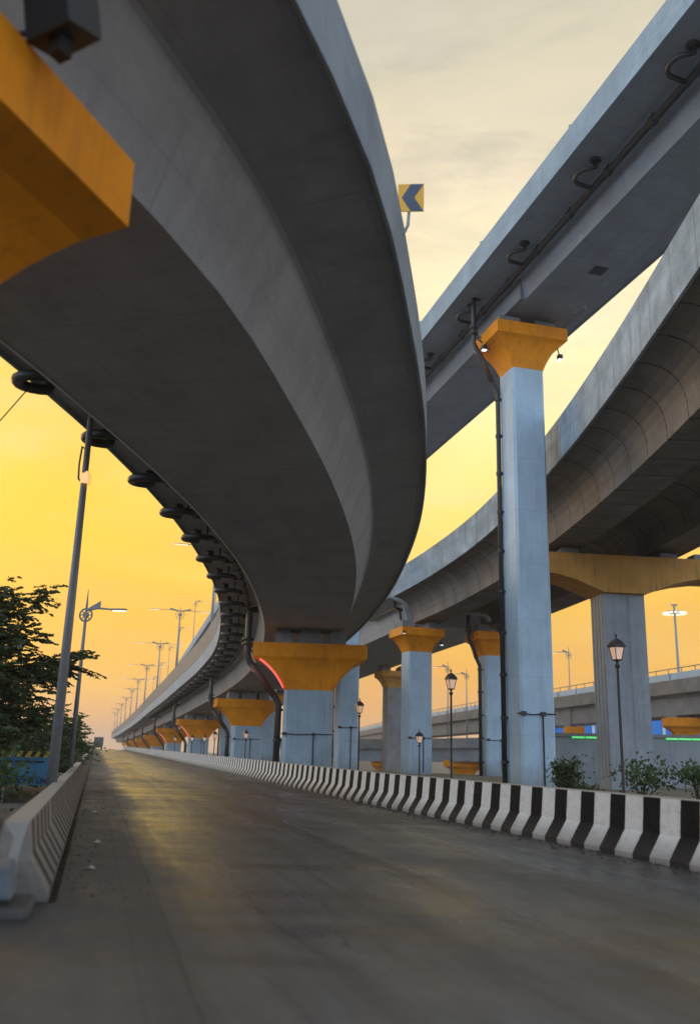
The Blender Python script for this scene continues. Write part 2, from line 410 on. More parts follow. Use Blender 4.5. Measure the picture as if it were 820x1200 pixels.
def leaf_mat(name, c1, c2):
    m, nt, b = mat(name)
    n = noise(nt, pos(nt), 1.6, 3); oi = noise(nt, pos(nt), 14, 2)
    L(nt, mixc(nt, rng(nt, math_(nt, 'ADD', n, math_(nt, 'MULTIPLY', oi, 0.6)), 0.5, 1.1), c1, c2), b.inputs['Base Color'])
    b.inputs['Roughness'].default_value = 0.6
    tr = N(nt, 'ShaderNodeBsdfTranslucent'); tr.inputs['Color'].default_value = (c2[0] * 1.2, c2[1] * 1.2, c2[2] * .7, 1)
    mx = N(nt, 'ShaderNodeMixShader'); mx.inputs[0].default_value = 0.22
    out = nt.nodes['Material Output']; L(nt, b.outputs[0], mx.inputs[1]); L(nt, tr.outputs[0], mx.inputs[2]); L(nt, mx.outputs[0], out.inputs['Surface'])
    return m
M['leaf'] = leaf_mat('tree_leaves', (0.022, 0.036, 0.012), (0.055, 0.080, 0.022))
M['leaf2'] = leaf_mat('bush_leaves', (0.025, 0.050, 0.012), (0.070, 0.11, 0.025))
M['bark'] = painted('bark', (0.07, 0.05, 0.035), 0.3, 0.9)
def panel_mat():
    m, nt, b = mat('screen_panel')
    b.inputs['Base Color'].default_value = (0.75, 0.58, 0.40, 1); b.inputs['Roughness'].default_value = 0.7
    tr = N(nt, 'ShaderNodeBsdfTranslucent'); tr.inputs['Color'].default_value = (0.92, 0.78, 0.60, 1)
    mx = N(nt, 'ShaderNodeMixShader'); mx.inputs[0].default_value = 0.6
    L(nt, b.outputs[0], mx.inputs[1]); L(nt, tr.outputs[0], mx.inputs[2])
    tp = N(nt, 'ShaderNodeBsdfTransparent'); tp.inputs['Color'].default_value = (1, .93, .85, 1); m2 = N(nt, 'ShaderNodeMixShader'); m2.inputs[0].default_value = .60
    L(nt, mx.outputs[0], m2.inputs[1]); L(nt, tp.outputs[0], m2.inputs[2]); L(nt, m2.outputs[0], nt.nodes['Material Output'].inputs['Surface'])
    return m
M['panel'] = panel_mat()

# ------------------------------------------------------------------ ground and road
def axis(a, b, fine0, fine1, fs, cs):
    out = []; x = a
    while x < b:
        out.append(x); x += fs if fine0 <= x < fine1 else cs * max(1, min(abs(x - fine0), abs(x - fine1)) / 60 if x < fine0 or x > fine1 else 1)
    out.append(b); return out
xs = axis(-1500, 1500, -90, 90, 4, 12); ys = axis(-300, 2500, -20, 440, 4, 14)
g = MB(); nx = len(xs)
g.add([(x, y, gz(x, y) - 0.02 - (0.0 if not (-0.5 > x - rx(y) > (-8.6 if y > 14 else -16)) else 0.12)) for y in ys for x in xs],
      [(j * nx + i, j * nx + i + 1, (j + 1) * nx + i + 1, (j + 1) * nx + i) for j in range(len(ys) - 1) for i in range(nx - 1)])
tag(g.build('ground', M['ground'], smooth=True), 'dry soil with patches of green beside the road', kind='structure')
rp = Path([(rx(y), y, gz(rx(y), y)) for y in (-30, 0, 9, 9.6, 15, 30, 60, 90, 120, 150, 180, 210, 240, 255, 270, 290, 320, 360, 420)], 3.0)
road = MB()
W = 9.0
cols = [-5, 0, 1.5, 3, 4.5, 6, 7.5, W]
vs = []; fs = []; us = []
for i, p in enumerate(rp.p):
    for cx_ in cols: vs.append((p.x - (W - (cx_ if cx_ >= 0 or p.y < 9.3 else -.02)) + 0.05, p.y, gz(rx(p.y), p.y) + 0.004))
for i in range(len(rp.p) - 1):
    for j in range(len(cols) - 1):
        a = i * len(cols) + j; n_ = len(cols)
        fs.append((a, a + 1, a + n_ + 1, a + n_)); us.append(((rp.d[i], cols[j]), (rp.d[i], cols[j + 1]), (rp.d[i + 1], cols[j + 1]), (rp.d[i + 1], cols[j])))
road.add(vs, fs, us)
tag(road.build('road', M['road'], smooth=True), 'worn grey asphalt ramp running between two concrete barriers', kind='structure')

# ------------------------------------------------------------------ barriers
def bprof(side, h=0.97):
    # side -1: carriageway on the left (right barrier).  starts at the traffic-side foot
    s = -side
    pr = [(0, 0), (0, 0.09), (0.21 * s, 0.42), (0.26 * s, h), (0.50 * s, h), (0.55 * s, 0.42), (0.76 * s, 0.09), (0.76 * s, 0)]
    return pr
def barrier(name, label, x_off, side, y0, y1, m, group=None, h=0.97, tilt=0.0, cat='barrier'):
    pth = Path([(rx(y, x_off), y, gz(rx(y), y)) for y in ([y0 + (y1 - y0) * i / max(1, int((y1 - y0) / 6)) for i in range(max(1, int((y1 - y0) / 6)) + 1)])], 3.0)
    mb = sweep(MB(), pth, bprof(side, h))
    o = mb.build(name, m, bevel=0.012 if y0 < 60 else 0)
    return tag(o, label, cat, group)
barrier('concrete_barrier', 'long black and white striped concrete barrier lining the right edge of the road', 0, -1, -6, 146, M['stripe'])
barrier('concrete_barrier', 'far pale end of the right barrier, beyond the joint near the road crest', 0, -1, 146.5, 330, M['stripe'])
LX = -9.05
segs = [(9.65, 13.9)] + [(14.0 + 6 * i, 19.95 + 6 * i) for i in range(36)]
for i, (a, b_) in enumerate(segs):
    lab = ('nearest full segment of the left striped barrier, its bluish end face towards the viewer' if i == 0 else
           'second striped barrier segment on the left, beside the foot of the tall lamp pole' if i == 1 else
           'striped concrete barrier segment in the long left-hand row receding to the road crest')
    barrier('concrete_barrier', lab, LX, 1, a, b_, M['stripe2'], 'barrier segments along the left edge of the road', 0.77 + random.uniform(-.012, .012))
# the lower broken piece in front of the row
bp = thing('broken_barrier', 'low broken concrete block on a slab, closest to the viewer at far left', 'barrier', (rx(9.0, LX), 9.0, 0), math.atan(TAN))
q = MB(); q.loft([[Vector((x, y, z)) for x, z in ((-.28, 0.16), (-0.33, 0.44), (-0.66, 0.47), (-0.72, 0.16))] for y in (-0.30, 0.1, 0.44)])
q.build('block', plain('grimy_block', (.13, .14, .155), .9, 0, .4, 6), bp, bevel=0.03)
q = MB(); q.box((-0.48, 0.12, 0.05), (0.74, 0.95, 0.10), ch=0.06); q.build('base_slab', plain('grimy_slab', (.075, .068, .06), .9, 0, .4, 6), bp, bevel=0.03)

# ------------------------------------------------------------------ main flyover
MAIN = Path([(-39.00, -28.60, 8.00), (-26.00, -20.80, 8.00), (-18.20, -13.65, 8.00), (-12.48, -5.85, 8.00), (-8.58, 1.04, 8.00), (-5.59, 7.80, 8.00), (-4.03, 12.35, 8.00), (-3.20, 16.77, 8.00), (-2.38, 22.75, 8.00), (-1.85, 29.90, 7.97), (-1.85, 39.00, 7.95), (-2.27, 47.45, 7.90), (-3.51, 58.50, 7.67), (-5.72, 71.50, 7.35), (-9.14, 85.80, 6.99), (-14.11, 104.00, 6.60), (-19.41, 123.50, 6.25), (-29.64, 161.20, 5.85), (-39.91, 198.90, 5.27), (-50.18, 236.60, 4.95), (-66.56, 296.40, 4.49), (-84.50, 361.40, 4.23), (-104.00, 432.90, 4.10)], 1.4, 1.3)
md = thing('flyover_deck', 'large dark curved box-girder flyover sweeping overhead from upper left to the distance', 'flyover')
sL, sR = -3.62, 3.35
gird = MB()
sweep(gird, MAIN, [(-1.6, 0), (1.6, 0), (2.02, 1.20), (2.08, 1.235), (sR - .05, 1.42), (sR - .05, 1.62), (sL + .05, 1.62), (sL + .05, 1.42), (-2.08, 1.235), (-2.02, 1.20)])
gird.build('girder', M['deck'], md)
def par(u0, u1): return [(u0, 1.36), (u1, 1.40), (u1, 2.30), (u1 - (0.0 if u1 > u0 else 0), 2.34), (u0, 2.34)]
sweep(MB(), MAIN, [(sR - 0.17, 1.625), (sR - .045, 1.625), (sR - .045, 1.33), (sR, 1.33), (sR, 2.26), (sR - 0.03, 2.30), (sR - .17, 2.30)]).build('parapet', M['fascia'], md)
sweep(MB(), MAIN, [(sL + .17, 1.625), (sL + 0.17, 2.30), (sL + .03, 2.30), (sL, 2.26), (sL, 1.33), (sL + .045, 1.33), (sL + .045, 1.625)]).build('parapet', M['fascia'], md)
# screen railing along the left parapet
d0 = MAIN.dist_at_y(2); d1 = MAIN.d[-1]
post = MB(); pan = MB(); d = d0; k = 0
while d < d1 - 2:
    st = 2.0 if d < MAIN.dist_at_y(150) else 3.2
    a = MAIN.off(d, sL + 0.08, 2.302); b_ = MAIN.off(d, sL + 0.08, 3.72)
    post.tube([a, b_], 0.065, 5)
    d += st
for w in (2.36, 3.72): sweeptube(MAIN, sL + 0.08, w, d0, d1 - 3, 0.03, 2.0, 5, post)
sweep(pan, MAIN, [(sL + .065, 2.42), (sL + .095, 2.42), (sL + .095, 3.68), (sL + .065, 3.68)], d0, d1 - 3)
post.build('railing', M['pole'], md); pan.build('screen_panel', M['panel'], md)
# drain loops under the left wing
def loop_pipe(u_c, w, r, tr, ufeed, wtop):
    """horizontal trap loop: stub from the wing, three quarters of a circle, feed to the long pipe"""
    pts = [(u_c - r * 0.2, r * 1.0, wtop), (u_c - r * 0.2, r * 1.0, w + .06)]
    for k in range(15):
        a = R(100 + 300 * k / 14.0); pts.append((u_c + r * math.cos(a), r * math.sin(a) , w + .04 * math.sin(a)))
    pts += [(u_c + r * 1.2, r * .45, w), (ufeed, r * .45, w)]
    return pts
def place_local(mb, path, d, pts, tr, n=8):
    p, t, r_ = path.at(d)
    g_ = path.k; return mb.tube([p + (r_ * u + t * v + Vector((0, 0, w))) * g_ for u, v, w in pts], tr * g_, n)
y = 10.9; k = 0
while y < 130:
    d = MAIN.dist_at_y(y)
    mb = MB(); place_local(mb, MAIN, d, loop_pipe(-3.05, 1.02, 0.42, .085, -2.38, 1.40), 0.095, 8 if y < 60 else 5)
    if y < 60:
        p, t, r_ = MAIN.at(d)
        for (uu, vv) in ((-3.14, .42), (-2.62, -.15)):
            q_ = p + (r_ * uu + t * vv) * 1.3
            mb.tube([q_ + Vector((0, 0, 1.36 * 1.3)), q_ + Vector((0, 0, 1.40 * 1.3))], 0.2, 10)
        mb.tube([p + (r_ * -2.75 + t * -.3) * 1.3 + Vector((0, 0, 1.73)), p + (r_ * -2.75 + t * -.3) * 1.3 + Vector((0, 0, 1.27))], 0.04, 5)
    mb.build('drain_loop', M['pipe'], md, smooth=True)
    y += 2.93
mb = MB(); sweeptube(MAIN, -2.36, 0.98, MAIN.dist_at_y(7), MAIN.dist_at_y(200), 0.10, 1.2, 8, mb)
d = MAIN.dist_at_y(8)
while d < MAIN.dist_at_y(90):
    p = MAIN.off(d, -2.36, 0.98); t = MAIN.at(d)[1]
    mb.tube([p - t * 0.12, p + t * 0.12], 0.165, 8); mb.tube([p + Vector((0, 0, 0)), p + Vector((0, 0, .45))], 0.026, 4)
    d += 1.9
mb.build('drain_pipe', M['pipe'], md, smooth=True)
# thin drip moulding along the soffit edge and a diaphragm block over the near pier
sweeptube(MAIN, -1.60, -0.015, 0, MAIN.dist_at_y(120), 0.022, 1.2, 4).build('drip_strip', plain('zinc', (.62, .60, .55), .5, .2), md)

# ------------------------------------------------------------------ piers
def sect(w, d, z, ch=0.0, M4=None):
    x, y = w / 2, d / 2; c = max(ch, 0.002)
    return [Vector(p) for p in ((-x + c, -y, z), (x - c, -y, z), (x, -y + c, z), (x, y - c, z), (x - c, y, z), (-x + c, y, z), (-x, y - c, z), (-x, -y + c, z))]
def pier(label, x, y, h, ztop, cap, col, flare, slab, group, gap, bu=(-1.1, 0, 1.1), pipe=None, strip=None, cable=True, mcol='blue', mcap='orange', name='flyover_pier', zb=None, near=True, fixture=None, ch=0.10, k=1.0):
    # k: size factor of cap, column and pipes (all local measures below are in units of k metres)
    z0 = (gz(x, y) if zb is None else zb) - 0.3
    r = thing(name, label, 'pier', (x, y, z0), h, group)
    H = (ztop - z0) / k; gap = gap / k; zc = H - slab - flare
    MB = lambda: MBase(k)
    mb = MB(); mb.loft([sect(col[0], col[1], z, ch) for z in (0, zc * 0.5, zc)]); mb.build('column', M[mcol], r)
    mb = MB(); S = []
    n = 9 if near else 5
    for i in range(n + 1):
        t = i / n; f = (0.62 * (1 - math.sqrt(max(0, 1 - t * t * 0.97))) + 0.38 * t) / .8926
        S.append(sect(col[0] + .004 + (cap[0] - col[0]) * f, col[1] + .004 + (cap[1] - col[1]) * f, zc + 0.001 + flare * t, ch * (1 - t)))
    S.append(sect(cap[0], cap[1], H, 0)); mb.loft(S); co = mb.build('cap', M[mcap], r, bevel=0.015 if near else 0)
    for u in bu:
        mb = MB(); w_ = 0.55 if u else 0.8
        mb.box((u, 0, H + gap * 0.36), (w_ * 1.25, cap[1] * 0.62, gap * 0.72)); mb.box((u, 0, H + gap * 0.86), (w_, cap[1] * .42, gap * 0.27))
        mb.build('bearing', M['bearing'], r)
    if pipe:
        v, rad = pipe[0], pipe[1]; ut = -cap[0] / 2 - rad - .16; uc = -col[0] / 2 - rad - (pipe[2] if len(pipe) > 2 else 0.22)
        ztp = H + gap + 0.95
        mb = MB()
        mb.tube([(-cap[0] / 2 + 0.15, v, ztp), (ut + .02, v, ztp - .10), (ut, v, ztp - 0.4), (ut, v, H - 0.1), (ut, v, H - slab * .7), (ut + 0.12, v, H - slab - .12), (uc - .12, v, zc - 0.28), (uc, v, zc - 0.55), (uc, v, zc - 0.9), (uc, v, 0.1)], rad, 10)
        for zz in (H + 0.22, H + 0.02): mb.tube([(ut, v, zz), (ut, v, zz + 0.09)], rad * 1.75, 10)
        po = mb.build('drain_pipe', M['pipe'], r, smooth=True)
        if near:
            rb = MB(); rb.tube([(ut + 0.20, v - .004, H - slab - .22), (uc - .2, v - .004, zc - 0.17)], rad * 1.05, 10); rb.build('rusty_elbow', M['rust'], po, smooth=True)
            zz = zc - 0.75
            while zz > 0.5:
                mb = MB(); mb.tube([(uc - rad, v, zz), (-col[0] / 2 + 0.03 + max(0, abs(v) - col[1] / 2 + 0.1), v if abs(v) < col[1] / 2 - .1 else v * .8, zz)], 0.035, 6)
                mb.tube([(uc, v, zz - .05), (uc, v, zz + .05)], rad * 1.3, 10); mb.build('clamp', M['iron'], po); zz -= 1.22
            mb = MB(); mb.tube([(ut, v - .02, H - .02), (ut + .45, v - .25, H - .55)], 0.03, 5); mb.tube([(ut, v + .02, H + .1), (ut + .5, v - .1, H - .3)], 0.025, 5); mb.build('bracket', M['iron'], r)
    if cable:
        mb = MB(); yy = -col[1] / 2 - 0.03; zz = 2.35 if H > 8 else 2.05
        mb.tube([(-col[0] / 2 - .03, yy + .2, zz), (-col[0] / 2 - .01, yy, zz + .02), (-col[0] * .2, yy, zz - .03), (col[0] * .2, yy, zz + .01), (col[0] / 2, yy, zz)], 0.018, 5)
        mb.tube([(col[0] * .12, yy, zz), (col[0] * .12, yy, 0.3)], 0.025, 5); mb.box((col[0] * .12, yy - .02, zz), (.12, .08, .12)); mb.box((-col[0] * .45, yy - .02, zz), (.14, .08, .12))
        mb.build('cable', M['iron'], r)
    if fixture:
        for (fx, fy, fz) in fixture:
            f = MB(); f.box((fx, fy, H + fz), (.16, .16, .14), ch=.03); f.tube([(fx * .93, fy, H + fz + .3), (fx, fy, H + fz)], .02, 5)
            fo = f.build('floodlight', M['iron'], r)
            f = MB(); f.box((fx, fy, H + fz - 0.085), (.13, .13, .025)); f.build('lens', M['white'], fo)
    if strip:  # emissive tube imitates coloured light washing the curved cap edge
        mb = MB(); pts = []
        for i in range(4, 41):
            t = 1 - i / 42.0; f = (0.62 * (1 - math.sqrt(max(0, 1 - t * t * 0.97))) + 0.38 * t) / .8926
            pts.append((-(col[0] + (cap[0] - col[0]) * f) / 2 - 0.012, -(col[1] + (cap[1] - col[1]) * f) / 2 + .03 - 0.012, zc + flare * t))
        mb.tube(pts, [0.055 - 0.02 * i / len(pts) for i in range(len(pts))], 6); mb.build('wash_glow_edge', M[strip], r, smooth=True)
    return r
mg = 'orange-capped piers under the large curved flyover'
MY = [6.0, 37.4, 66, 95, 124, 153, 182, 211, 240]
names = ['orange pier cap close overhead at upper left, with black floodlight box on top', 'wide blue pier with orange cap and red light wash added as a glowing edge, behind the striped barrier',
         'second wide blue pier beyond the one with the red-washed glowing edge, a lantern before it', 'third orange-capped blue pier of the big flyover, one behind the lantern-fronted pier',
         'fourth orange-capped pier of the big flyover, counting from the red-lit pier as first', 'fifth orange-capped pier of the big flyover, counting from the red-lit pier as first',
         'sixth pier of the big flyover, small and partly hidden by nearer caps', 'seventh pier of the big flyover, tiny near the road crest', 'eighth and farthest pier of the big flyover, at the road crest']
for i, yy in enumerate(MY):
    d = MAIN.dist_at_y(yy); p, t, r_ = MAIN.at(d)
    gap = 0.62 * 1.3
    x, y = p.x, p.y
    if i == 0: x, y, hh = -5.53, 7.5, R(-19)
    else: hh = MAIN.heading(d)
    if i == 1: x = -1.95; hh = R(3)
    pier(names[i], x, y, hh, p.z - gap, (4.6, 2.1), (2.0, 1.5), 1.28 if i else .95, 0.56, mg, gap, pipe=((0.45 if i else -.6), 0.14, .08), strip={1: 'red', 3: 'orange_wash', 2: None, 4: 'orange_wash'}.get(i), near=i < 4, cable=0 < i < 4, ch=0.16, k=1.3, mcol='shadeblue')
def red_flood(label, x, y, z, w_):
    t = thing('red_floodlight', label, 'floodlight', (x, y, z), 0, 'small red floodlights washing the pier caps')
    mb = MB(); mb.box((0, 0, 0), (.16, .12, .10), ch=.02); mb.tube([(0, 0, .05), (.1, .1, .35)], .02, 5); mb.build('housing', M['iron'], t)
    mb = MB(); mb.box((.02, .02, .062), (.10, .07, .02)); mb.build('lens', M['red'], t)
    l = bpy.data.lights.new('red_lamp', 'POINT'); l.energy = w_; l.color = (1, .06, .02); l.shadow_soft_size = .06
    lo_ = bpy.data.objects.new('red_lamp', l); C.objects.link(lo_); lo_.parent = t; lo_.location = (.02, .02, .14)
red_flood('small red floodlight under the near orange cap, just beyond the left edge of the picture', -4.7, 5.9, 5.5, 14)
red_flood('small red floodlight at the left end of the cap on the wide red-lit pier', -4.85, 47.3, 5.5, 9)
# black floodlight box on the nearest cap
fl = thing('floodlight_box', 'black square floodlight box with cable, fixed on the near orange cap at upper left', 'floodlight', (-2.52, 6.2, 7.12), R(-30))
mb = MB(); mb.box((0, 0, 0.28), (0.52, 0.36, 0.40), M=Matrix.Rotation(R(14), 4, 'X')); mb.build('housing', M['iron'], fl, bevel=0.02)
mb = MB(); mb.box((0, 0.02, 0.02), (0.14, 0.14, 0.2)); mb.tube([(-0.05, 0, .2), (-.4, -.2, .12), (-.9, -.4, -.1), (-1.0, -.62, -.55), (-.95, -.6, -1.0)], 0.025, 6); mb.build('bracket', M['iron'], fl)

# ------------------------------------------------------------------ upper viaduct
U0 = 12.62
UP = Path([(36.10, -62.00, 22.27), (23.70, -15.50, 22.27), (15.43, 15.50, 22.27), (7.15, 46.50, 22.27), (-0.29, 74.40, 22.27), (-5.25, 93.00, 21.96), (-11.45, 116.25, 20.88), (-21.79, 155.00, 18.86), (-34.20, 201.50, 16.54), (-50.74, 263.50, 14.05), (-71.42, 341.00, 11.58), (-96.23, 434.00, 9.40)], 4.0, 1.55)
ud = thing('elevated_viaduct', 'high straight grey-blue viaduct crossing the upper right, drain pipes under its edge', 'viaduct')
ow = 1.27 + 1.10
sweep(MB(), UP, [(-.95, 0), (.95, 0), (1.10, .74), (1.4, .84), (ow - .04, .92), (ow - .04, 1.12), (-ow + .04, 1.12), (-ow + .04, .92), (-1.4, .84), (-1.10, .74)]).build('girder', M['webblue'], ud)
for s_ in (-1, 1):
    pr = [(ow, .86), (ow, 1.66), (ow - .03, 1.69), (ow - .2, 1.69), (ow - .2, 1.125), (ow - .036, 1.125), (ow - .036, .86)]
    if s_ < 0: pr = [(-a, b) for a, b in pr][::-1]
    sweep(MB(), UP, pr).build('parapet', M['fasblue'], ud)
mb = MB(); dd = 2
while dd < 250:
    p = UP.off(dd, -ow + .1, 1.69); mb.tube([p, p + Vector((0, 0, .2))], .08, 6); dd += 8.5
mb.build('parapet_bolts', M['steel'], ud)
mb = MB(); sweeptube(UP, -1.36, .62, UP.dist_at_y(-12), UP.dist_at_y(120), .085, 3.0, 8, mb); dd = UP.dist_at_y(-10)
while dd < UP.dist_at_y(60):
    p = UP.off(dd, -1.36, .62); t = UP.at(dd)[1]; mb.tube([p - t * .12, p + t * .12], .18, 8); mb.tube([p, p + Vector((0, 0, .46))], .03, 4); dd += 2.95
mb.build('drain_pipe', M['pipe'], ud, smooth=True)
y = -6.5
while y < 60:
    mb = MB(); r0 = .34
    pts = [(-1.72, .3, .95), (-1.72, .3, .66)]
    pts = [(-1.70, -r0, .90), (-1.70, -r0, .66)] + [(-1.72 - .30 * math.sin(R(a)), -r0 * math.cos(R(a)), .62) for a in range(15, 170, 17)] + [(-1.70, r0, .62), (-1.36, r0 + .05, .62)]
    place_local(mb, UP, UP.dist_at_y(y), pts, .058, 8)
    p, t, r_ = UP.at(UP.dist_at_y(y)); c_ = p + (r_ * -1.70 - t * r0) * 1.55; mb.tube([c_ + Vector((0, 0, 1.30)), c_ + Vector((0, 0, 1.36))], .23, 10)
    mb.build('drain_hook', M['pipe'], ud, smooth=True); y += 3.75
mb = MB(); p, t, r_ = UP.at(UP.dist_at_y(22.6)); mb.box(p + r_ * .4 + Vector((0, 0, -0.012)), (.65, .65, .02), UP.heading(UP.dist_at_y(26))); mb.build('soffit_hatch', plain('hatch_dark', (.03, .03, .05), .6), ud)
# thickened girder ends over the first pier
for j, u in enumerate((-1, 1)):
    mb = MB(); p, t, r_ = UP.at(UP.dist_at_y(26.2)); hh = UP.heading(UP.dist_at_y(26))
    mb.box(p + r_ * (u * 1.6) + Vector((0, 0, .56)), (.25, 4.9, 1.08), hh); mb.build('end_block', M['webblue'], ud, bevel=.03)
ug = 'slim blue piers of the high viaduct'
un = ['tall slim pale-blue pier with flared orange cap and black downpipe, right of centre', 'blue pier standing just right of the wide red-lit pier', 'blue pier half hidden behind the left edge of the red-lit pier',
      'blue pier hidden deep behind the lantern-fronted pier', 'most distant of the slim blue piers under the high viaduct']
for i, yy in enumerate((26, 47, 69, 91, 113)):
    p, t, r_ = UP.at(UP.dist_at_y(yy)); x = p.x - (0.66 if i == 0 else 0)
    pier(un[i], x, p.y, UP.heading(UP.dist_at_y(yy)), p.z - 0.65, (2.35, 1.75), (1.05, 1.0), .95, .40, ug, .65, bu=(-.6, .6), k=1.55, pipe=(.42, .075, .02), near=i < 2, cable=i < 2, ch=.07,
         fixture=[(-1.2, .1, -.55), (1.15, -.4, -.75)] if i == 0 else None)
pier('column of the high viaduct standing behind the viewer', 22.8, -12, UP.heading(5), 21.6, (2.35, 1.75), (1.05, 1.0), .95, .40, ug, .65, bu=(-.6, .6), near=False, cable=False, k=1.55)

# ------------------------------------------------------------------ segmental curved viaduct (path = its left parapet)
RG = Path([(6.96, -31.90, 13.24), (8.70, -14.50, 13.24), (9.35, 0.00, 13.24), (9.60, 11.60, 13.24), (9.79, 21.75, 13.24), (9.98, 31.90, 13.24), (9.86, 40.60, 13.24), (9.21, 49.30, 13.10), (8.05, 56.55, 12.74), (6.02, 64.52, 12.30), (3.55, 72.93, 12.01)], 1.5, 1.45)
rd = thing('curved_viaduct', 'weathered segmental concrete viaduct curving in from the right edge with fluted soffit', 'viaduct')
def arc(u0, w0, u1, w1):          # concave quarter sweep from soffit corner up to the wing
    return [(u0 + (u1 - u0) * (1 - math.cos(t * PI / 2)) ** 1.25, w0 + (w1 - w0) * math.sin(t * PI / 2) ** .85) for t in (0, .14, .28, .42, .56, .7, .85, 1)]
lw = [(1.3 - (a), b) for a, b in arc(0, 0, 1.22, 1.46)]         # (1.3,0) -> (.08,1.46)
mid1 = [(2.75 + a, b) for a, b in arc(0, 0, 1.4, 1.36)]
mid2 = [(5.55 - a, b) for a, b in arc(0, 0, 1.4, 1.36)][::-1]
rw = [(7.0 + a, b) for a, b in arc(0, 0, 1.22, 1.46)]
prof = lw[::-1] + mid1 + mid2 + rw + [(8.22, 1.78), (0.08, 1.78)]
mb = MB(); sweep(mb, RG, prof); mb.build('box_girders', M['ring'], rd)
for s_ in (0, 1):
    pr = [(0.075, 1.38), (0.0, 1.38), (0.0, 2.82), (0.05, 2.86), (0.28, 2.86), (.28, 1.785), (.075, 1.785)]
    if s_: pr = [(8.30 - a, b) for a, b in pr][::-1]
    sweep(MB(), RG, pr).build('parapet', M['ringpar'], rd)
# painted continuation beyond the joint pier
RG2 = Path([(3.33, 73.66, 12.01), (-0.29, 87.00, 11.72), (-4.50, 103.67, 11.43), (-11.89, 131.95, 10.78), (-21.75, 169.65, 9.91), (-32.77, 211.70, 8.89), (-46.40, 263.90, 7.73)], 4.0, 1.45)
cd = thing('painted_viaduct', 'grey painted box-girder continuation of the curved viaduct, beyond its joint pier', 'viaduct')
sweep(MB(), RG2, [(1.3, 0), (7.0, 0), (7.4, 1.2), (8.25, 1.5), (8.25, 1.75), (.05, 1.75), (.05, 1.5), (.9, 1.2)]).build('girder', M['web'], cd)
for s_ in (0, 1):
    pr = [(0.045, 1.44), (0.0, 1.44), (0.0, 2.7), (.22, 2.7), (.22, 1.755), (.045, 1.755)]
    if s_: pr = [(8.30 - a, b) for a, b in pr][::-1]
    sweep(MB(), RG2, pr).build('parapet', M['fascia'], cd)
mb = MB(); mb.tube([RG2.off(.6, 1.0, .9) , RG2.off(.45, .55, 1.0), RG2.off(.4, .5, 1.25), RG2.off(.3, .4, 1.40)], .12, 8)
mb.tube([RG2.off(8, .7, 1.05), RG2.off(1.2, .7, 1.05), RG2.off(.6, .85, .8), RG2.off(.4, 1.0, -.3), RG2.off(.3, 1.15, -1.1), RG2.off(.3, 2.0, -2.2)], .12, 8)
mb.build('drain_pipe', M['pipe'], cd, smooth=True)
rgp = 'square blue piers with orange caps under the curved viaduct'
def rpier(lab, x, y, h, zt, **k):
    return pier(lab, x, y, h, zt, (2.5, 2.1), (1.35, 1.25), 0.85, .42, rgp, .65, bu=(-.75, .75), cable=True, ch=.07, k=1.45, **k)
rpier('blue pier with orange cap at centre, short lantern before it and orange sky behind', 5.65, 72.5, R(17), 11.36, fixture=[(1.25, -.6, -.75), (-1.15, -1.0, -.3)])
rpier('blue pier with orange cap just left of the tall slim pier, drainpipe stub above', 11.8, 72.5, R(12), 11.2, pipe=(-.2, .10, .1))
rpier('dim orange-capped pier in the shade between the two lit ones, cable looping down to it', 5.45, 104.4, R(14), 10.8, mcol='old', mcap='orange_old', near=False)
rpier('distant pier of the curved viaduct partly hidden by nearer piers', -3.5, 104.4, R(14), 10.8, near=False)
for j, yy in enumerate((96, 122)):
    p, t, r_ = RG2.at(RG2.dist_at_y(yy))
    for k, u in enumerate((2.0, 6.3)):
        q_ = p + r_ * u * 1.45
        rpier(('left' if k == 0 else 'right') + ' column of the ' + ('nearer' if j == 0 else 'farther') + ' faint pair in shade under the painted viaduct', q_.x, q_.y, RG2.heading(RG2.dist_at_y(yy)), q_.z - .65, near=False)
# small pipe stub near the second pier
mb = MB(); mb.tube([(8.7, 69, 12.4), (10.0, 68.7, 12.3), (10.7, 68.7, 12.15), (10.9, 68.7, 11.65)], .2, 10)
mb.build('drain_stub', M['steel'], rd, smooth=True)
# portal pier
d = RG.dist_at_y(34); hh = RG.heading(d); p, t, r_ = RG.at(d)
zt = p.z - .5
pp = thing('portal_pier', 'fluted grey pier with long weathered orange haunched crossbeam, at the right', 'pier', (p.x + r_.x * 6.0, p.y + r_.y * 6.0, -0.3), hh)
MB = lambda: MBase(1.45)
mb = MB()
H = (zt + .3) / 1.45; bd = 1.7
outl = []
xs_ = [-4.3, -3.4, -2.6, -1.9, -1.3, -.85, .85, 1.3, 1.9, 2.6, 3.4, 4.3]
bz = [H - .72, H - .74, H - .86, H - 1.04, H - 1.28, H - 1.46, H - 1.46, H - 1.28, H - 1.04, H - .86, H - .74, H - .72]
secs = [[Vector((x_, -bd / 2, z_)), Vector((x_, bd / 2, z_)), Vector((x_, bd / 2, H)), Vector((x_, -bd / 2, H))] for x_, z_ in zip(xs_, bz)]
mb.loft(secs); mb.build('crossbeam', M['orange_old'], pp, bevel=.02)
mb = MB(); w2, d2 = .82, .62; pr = []
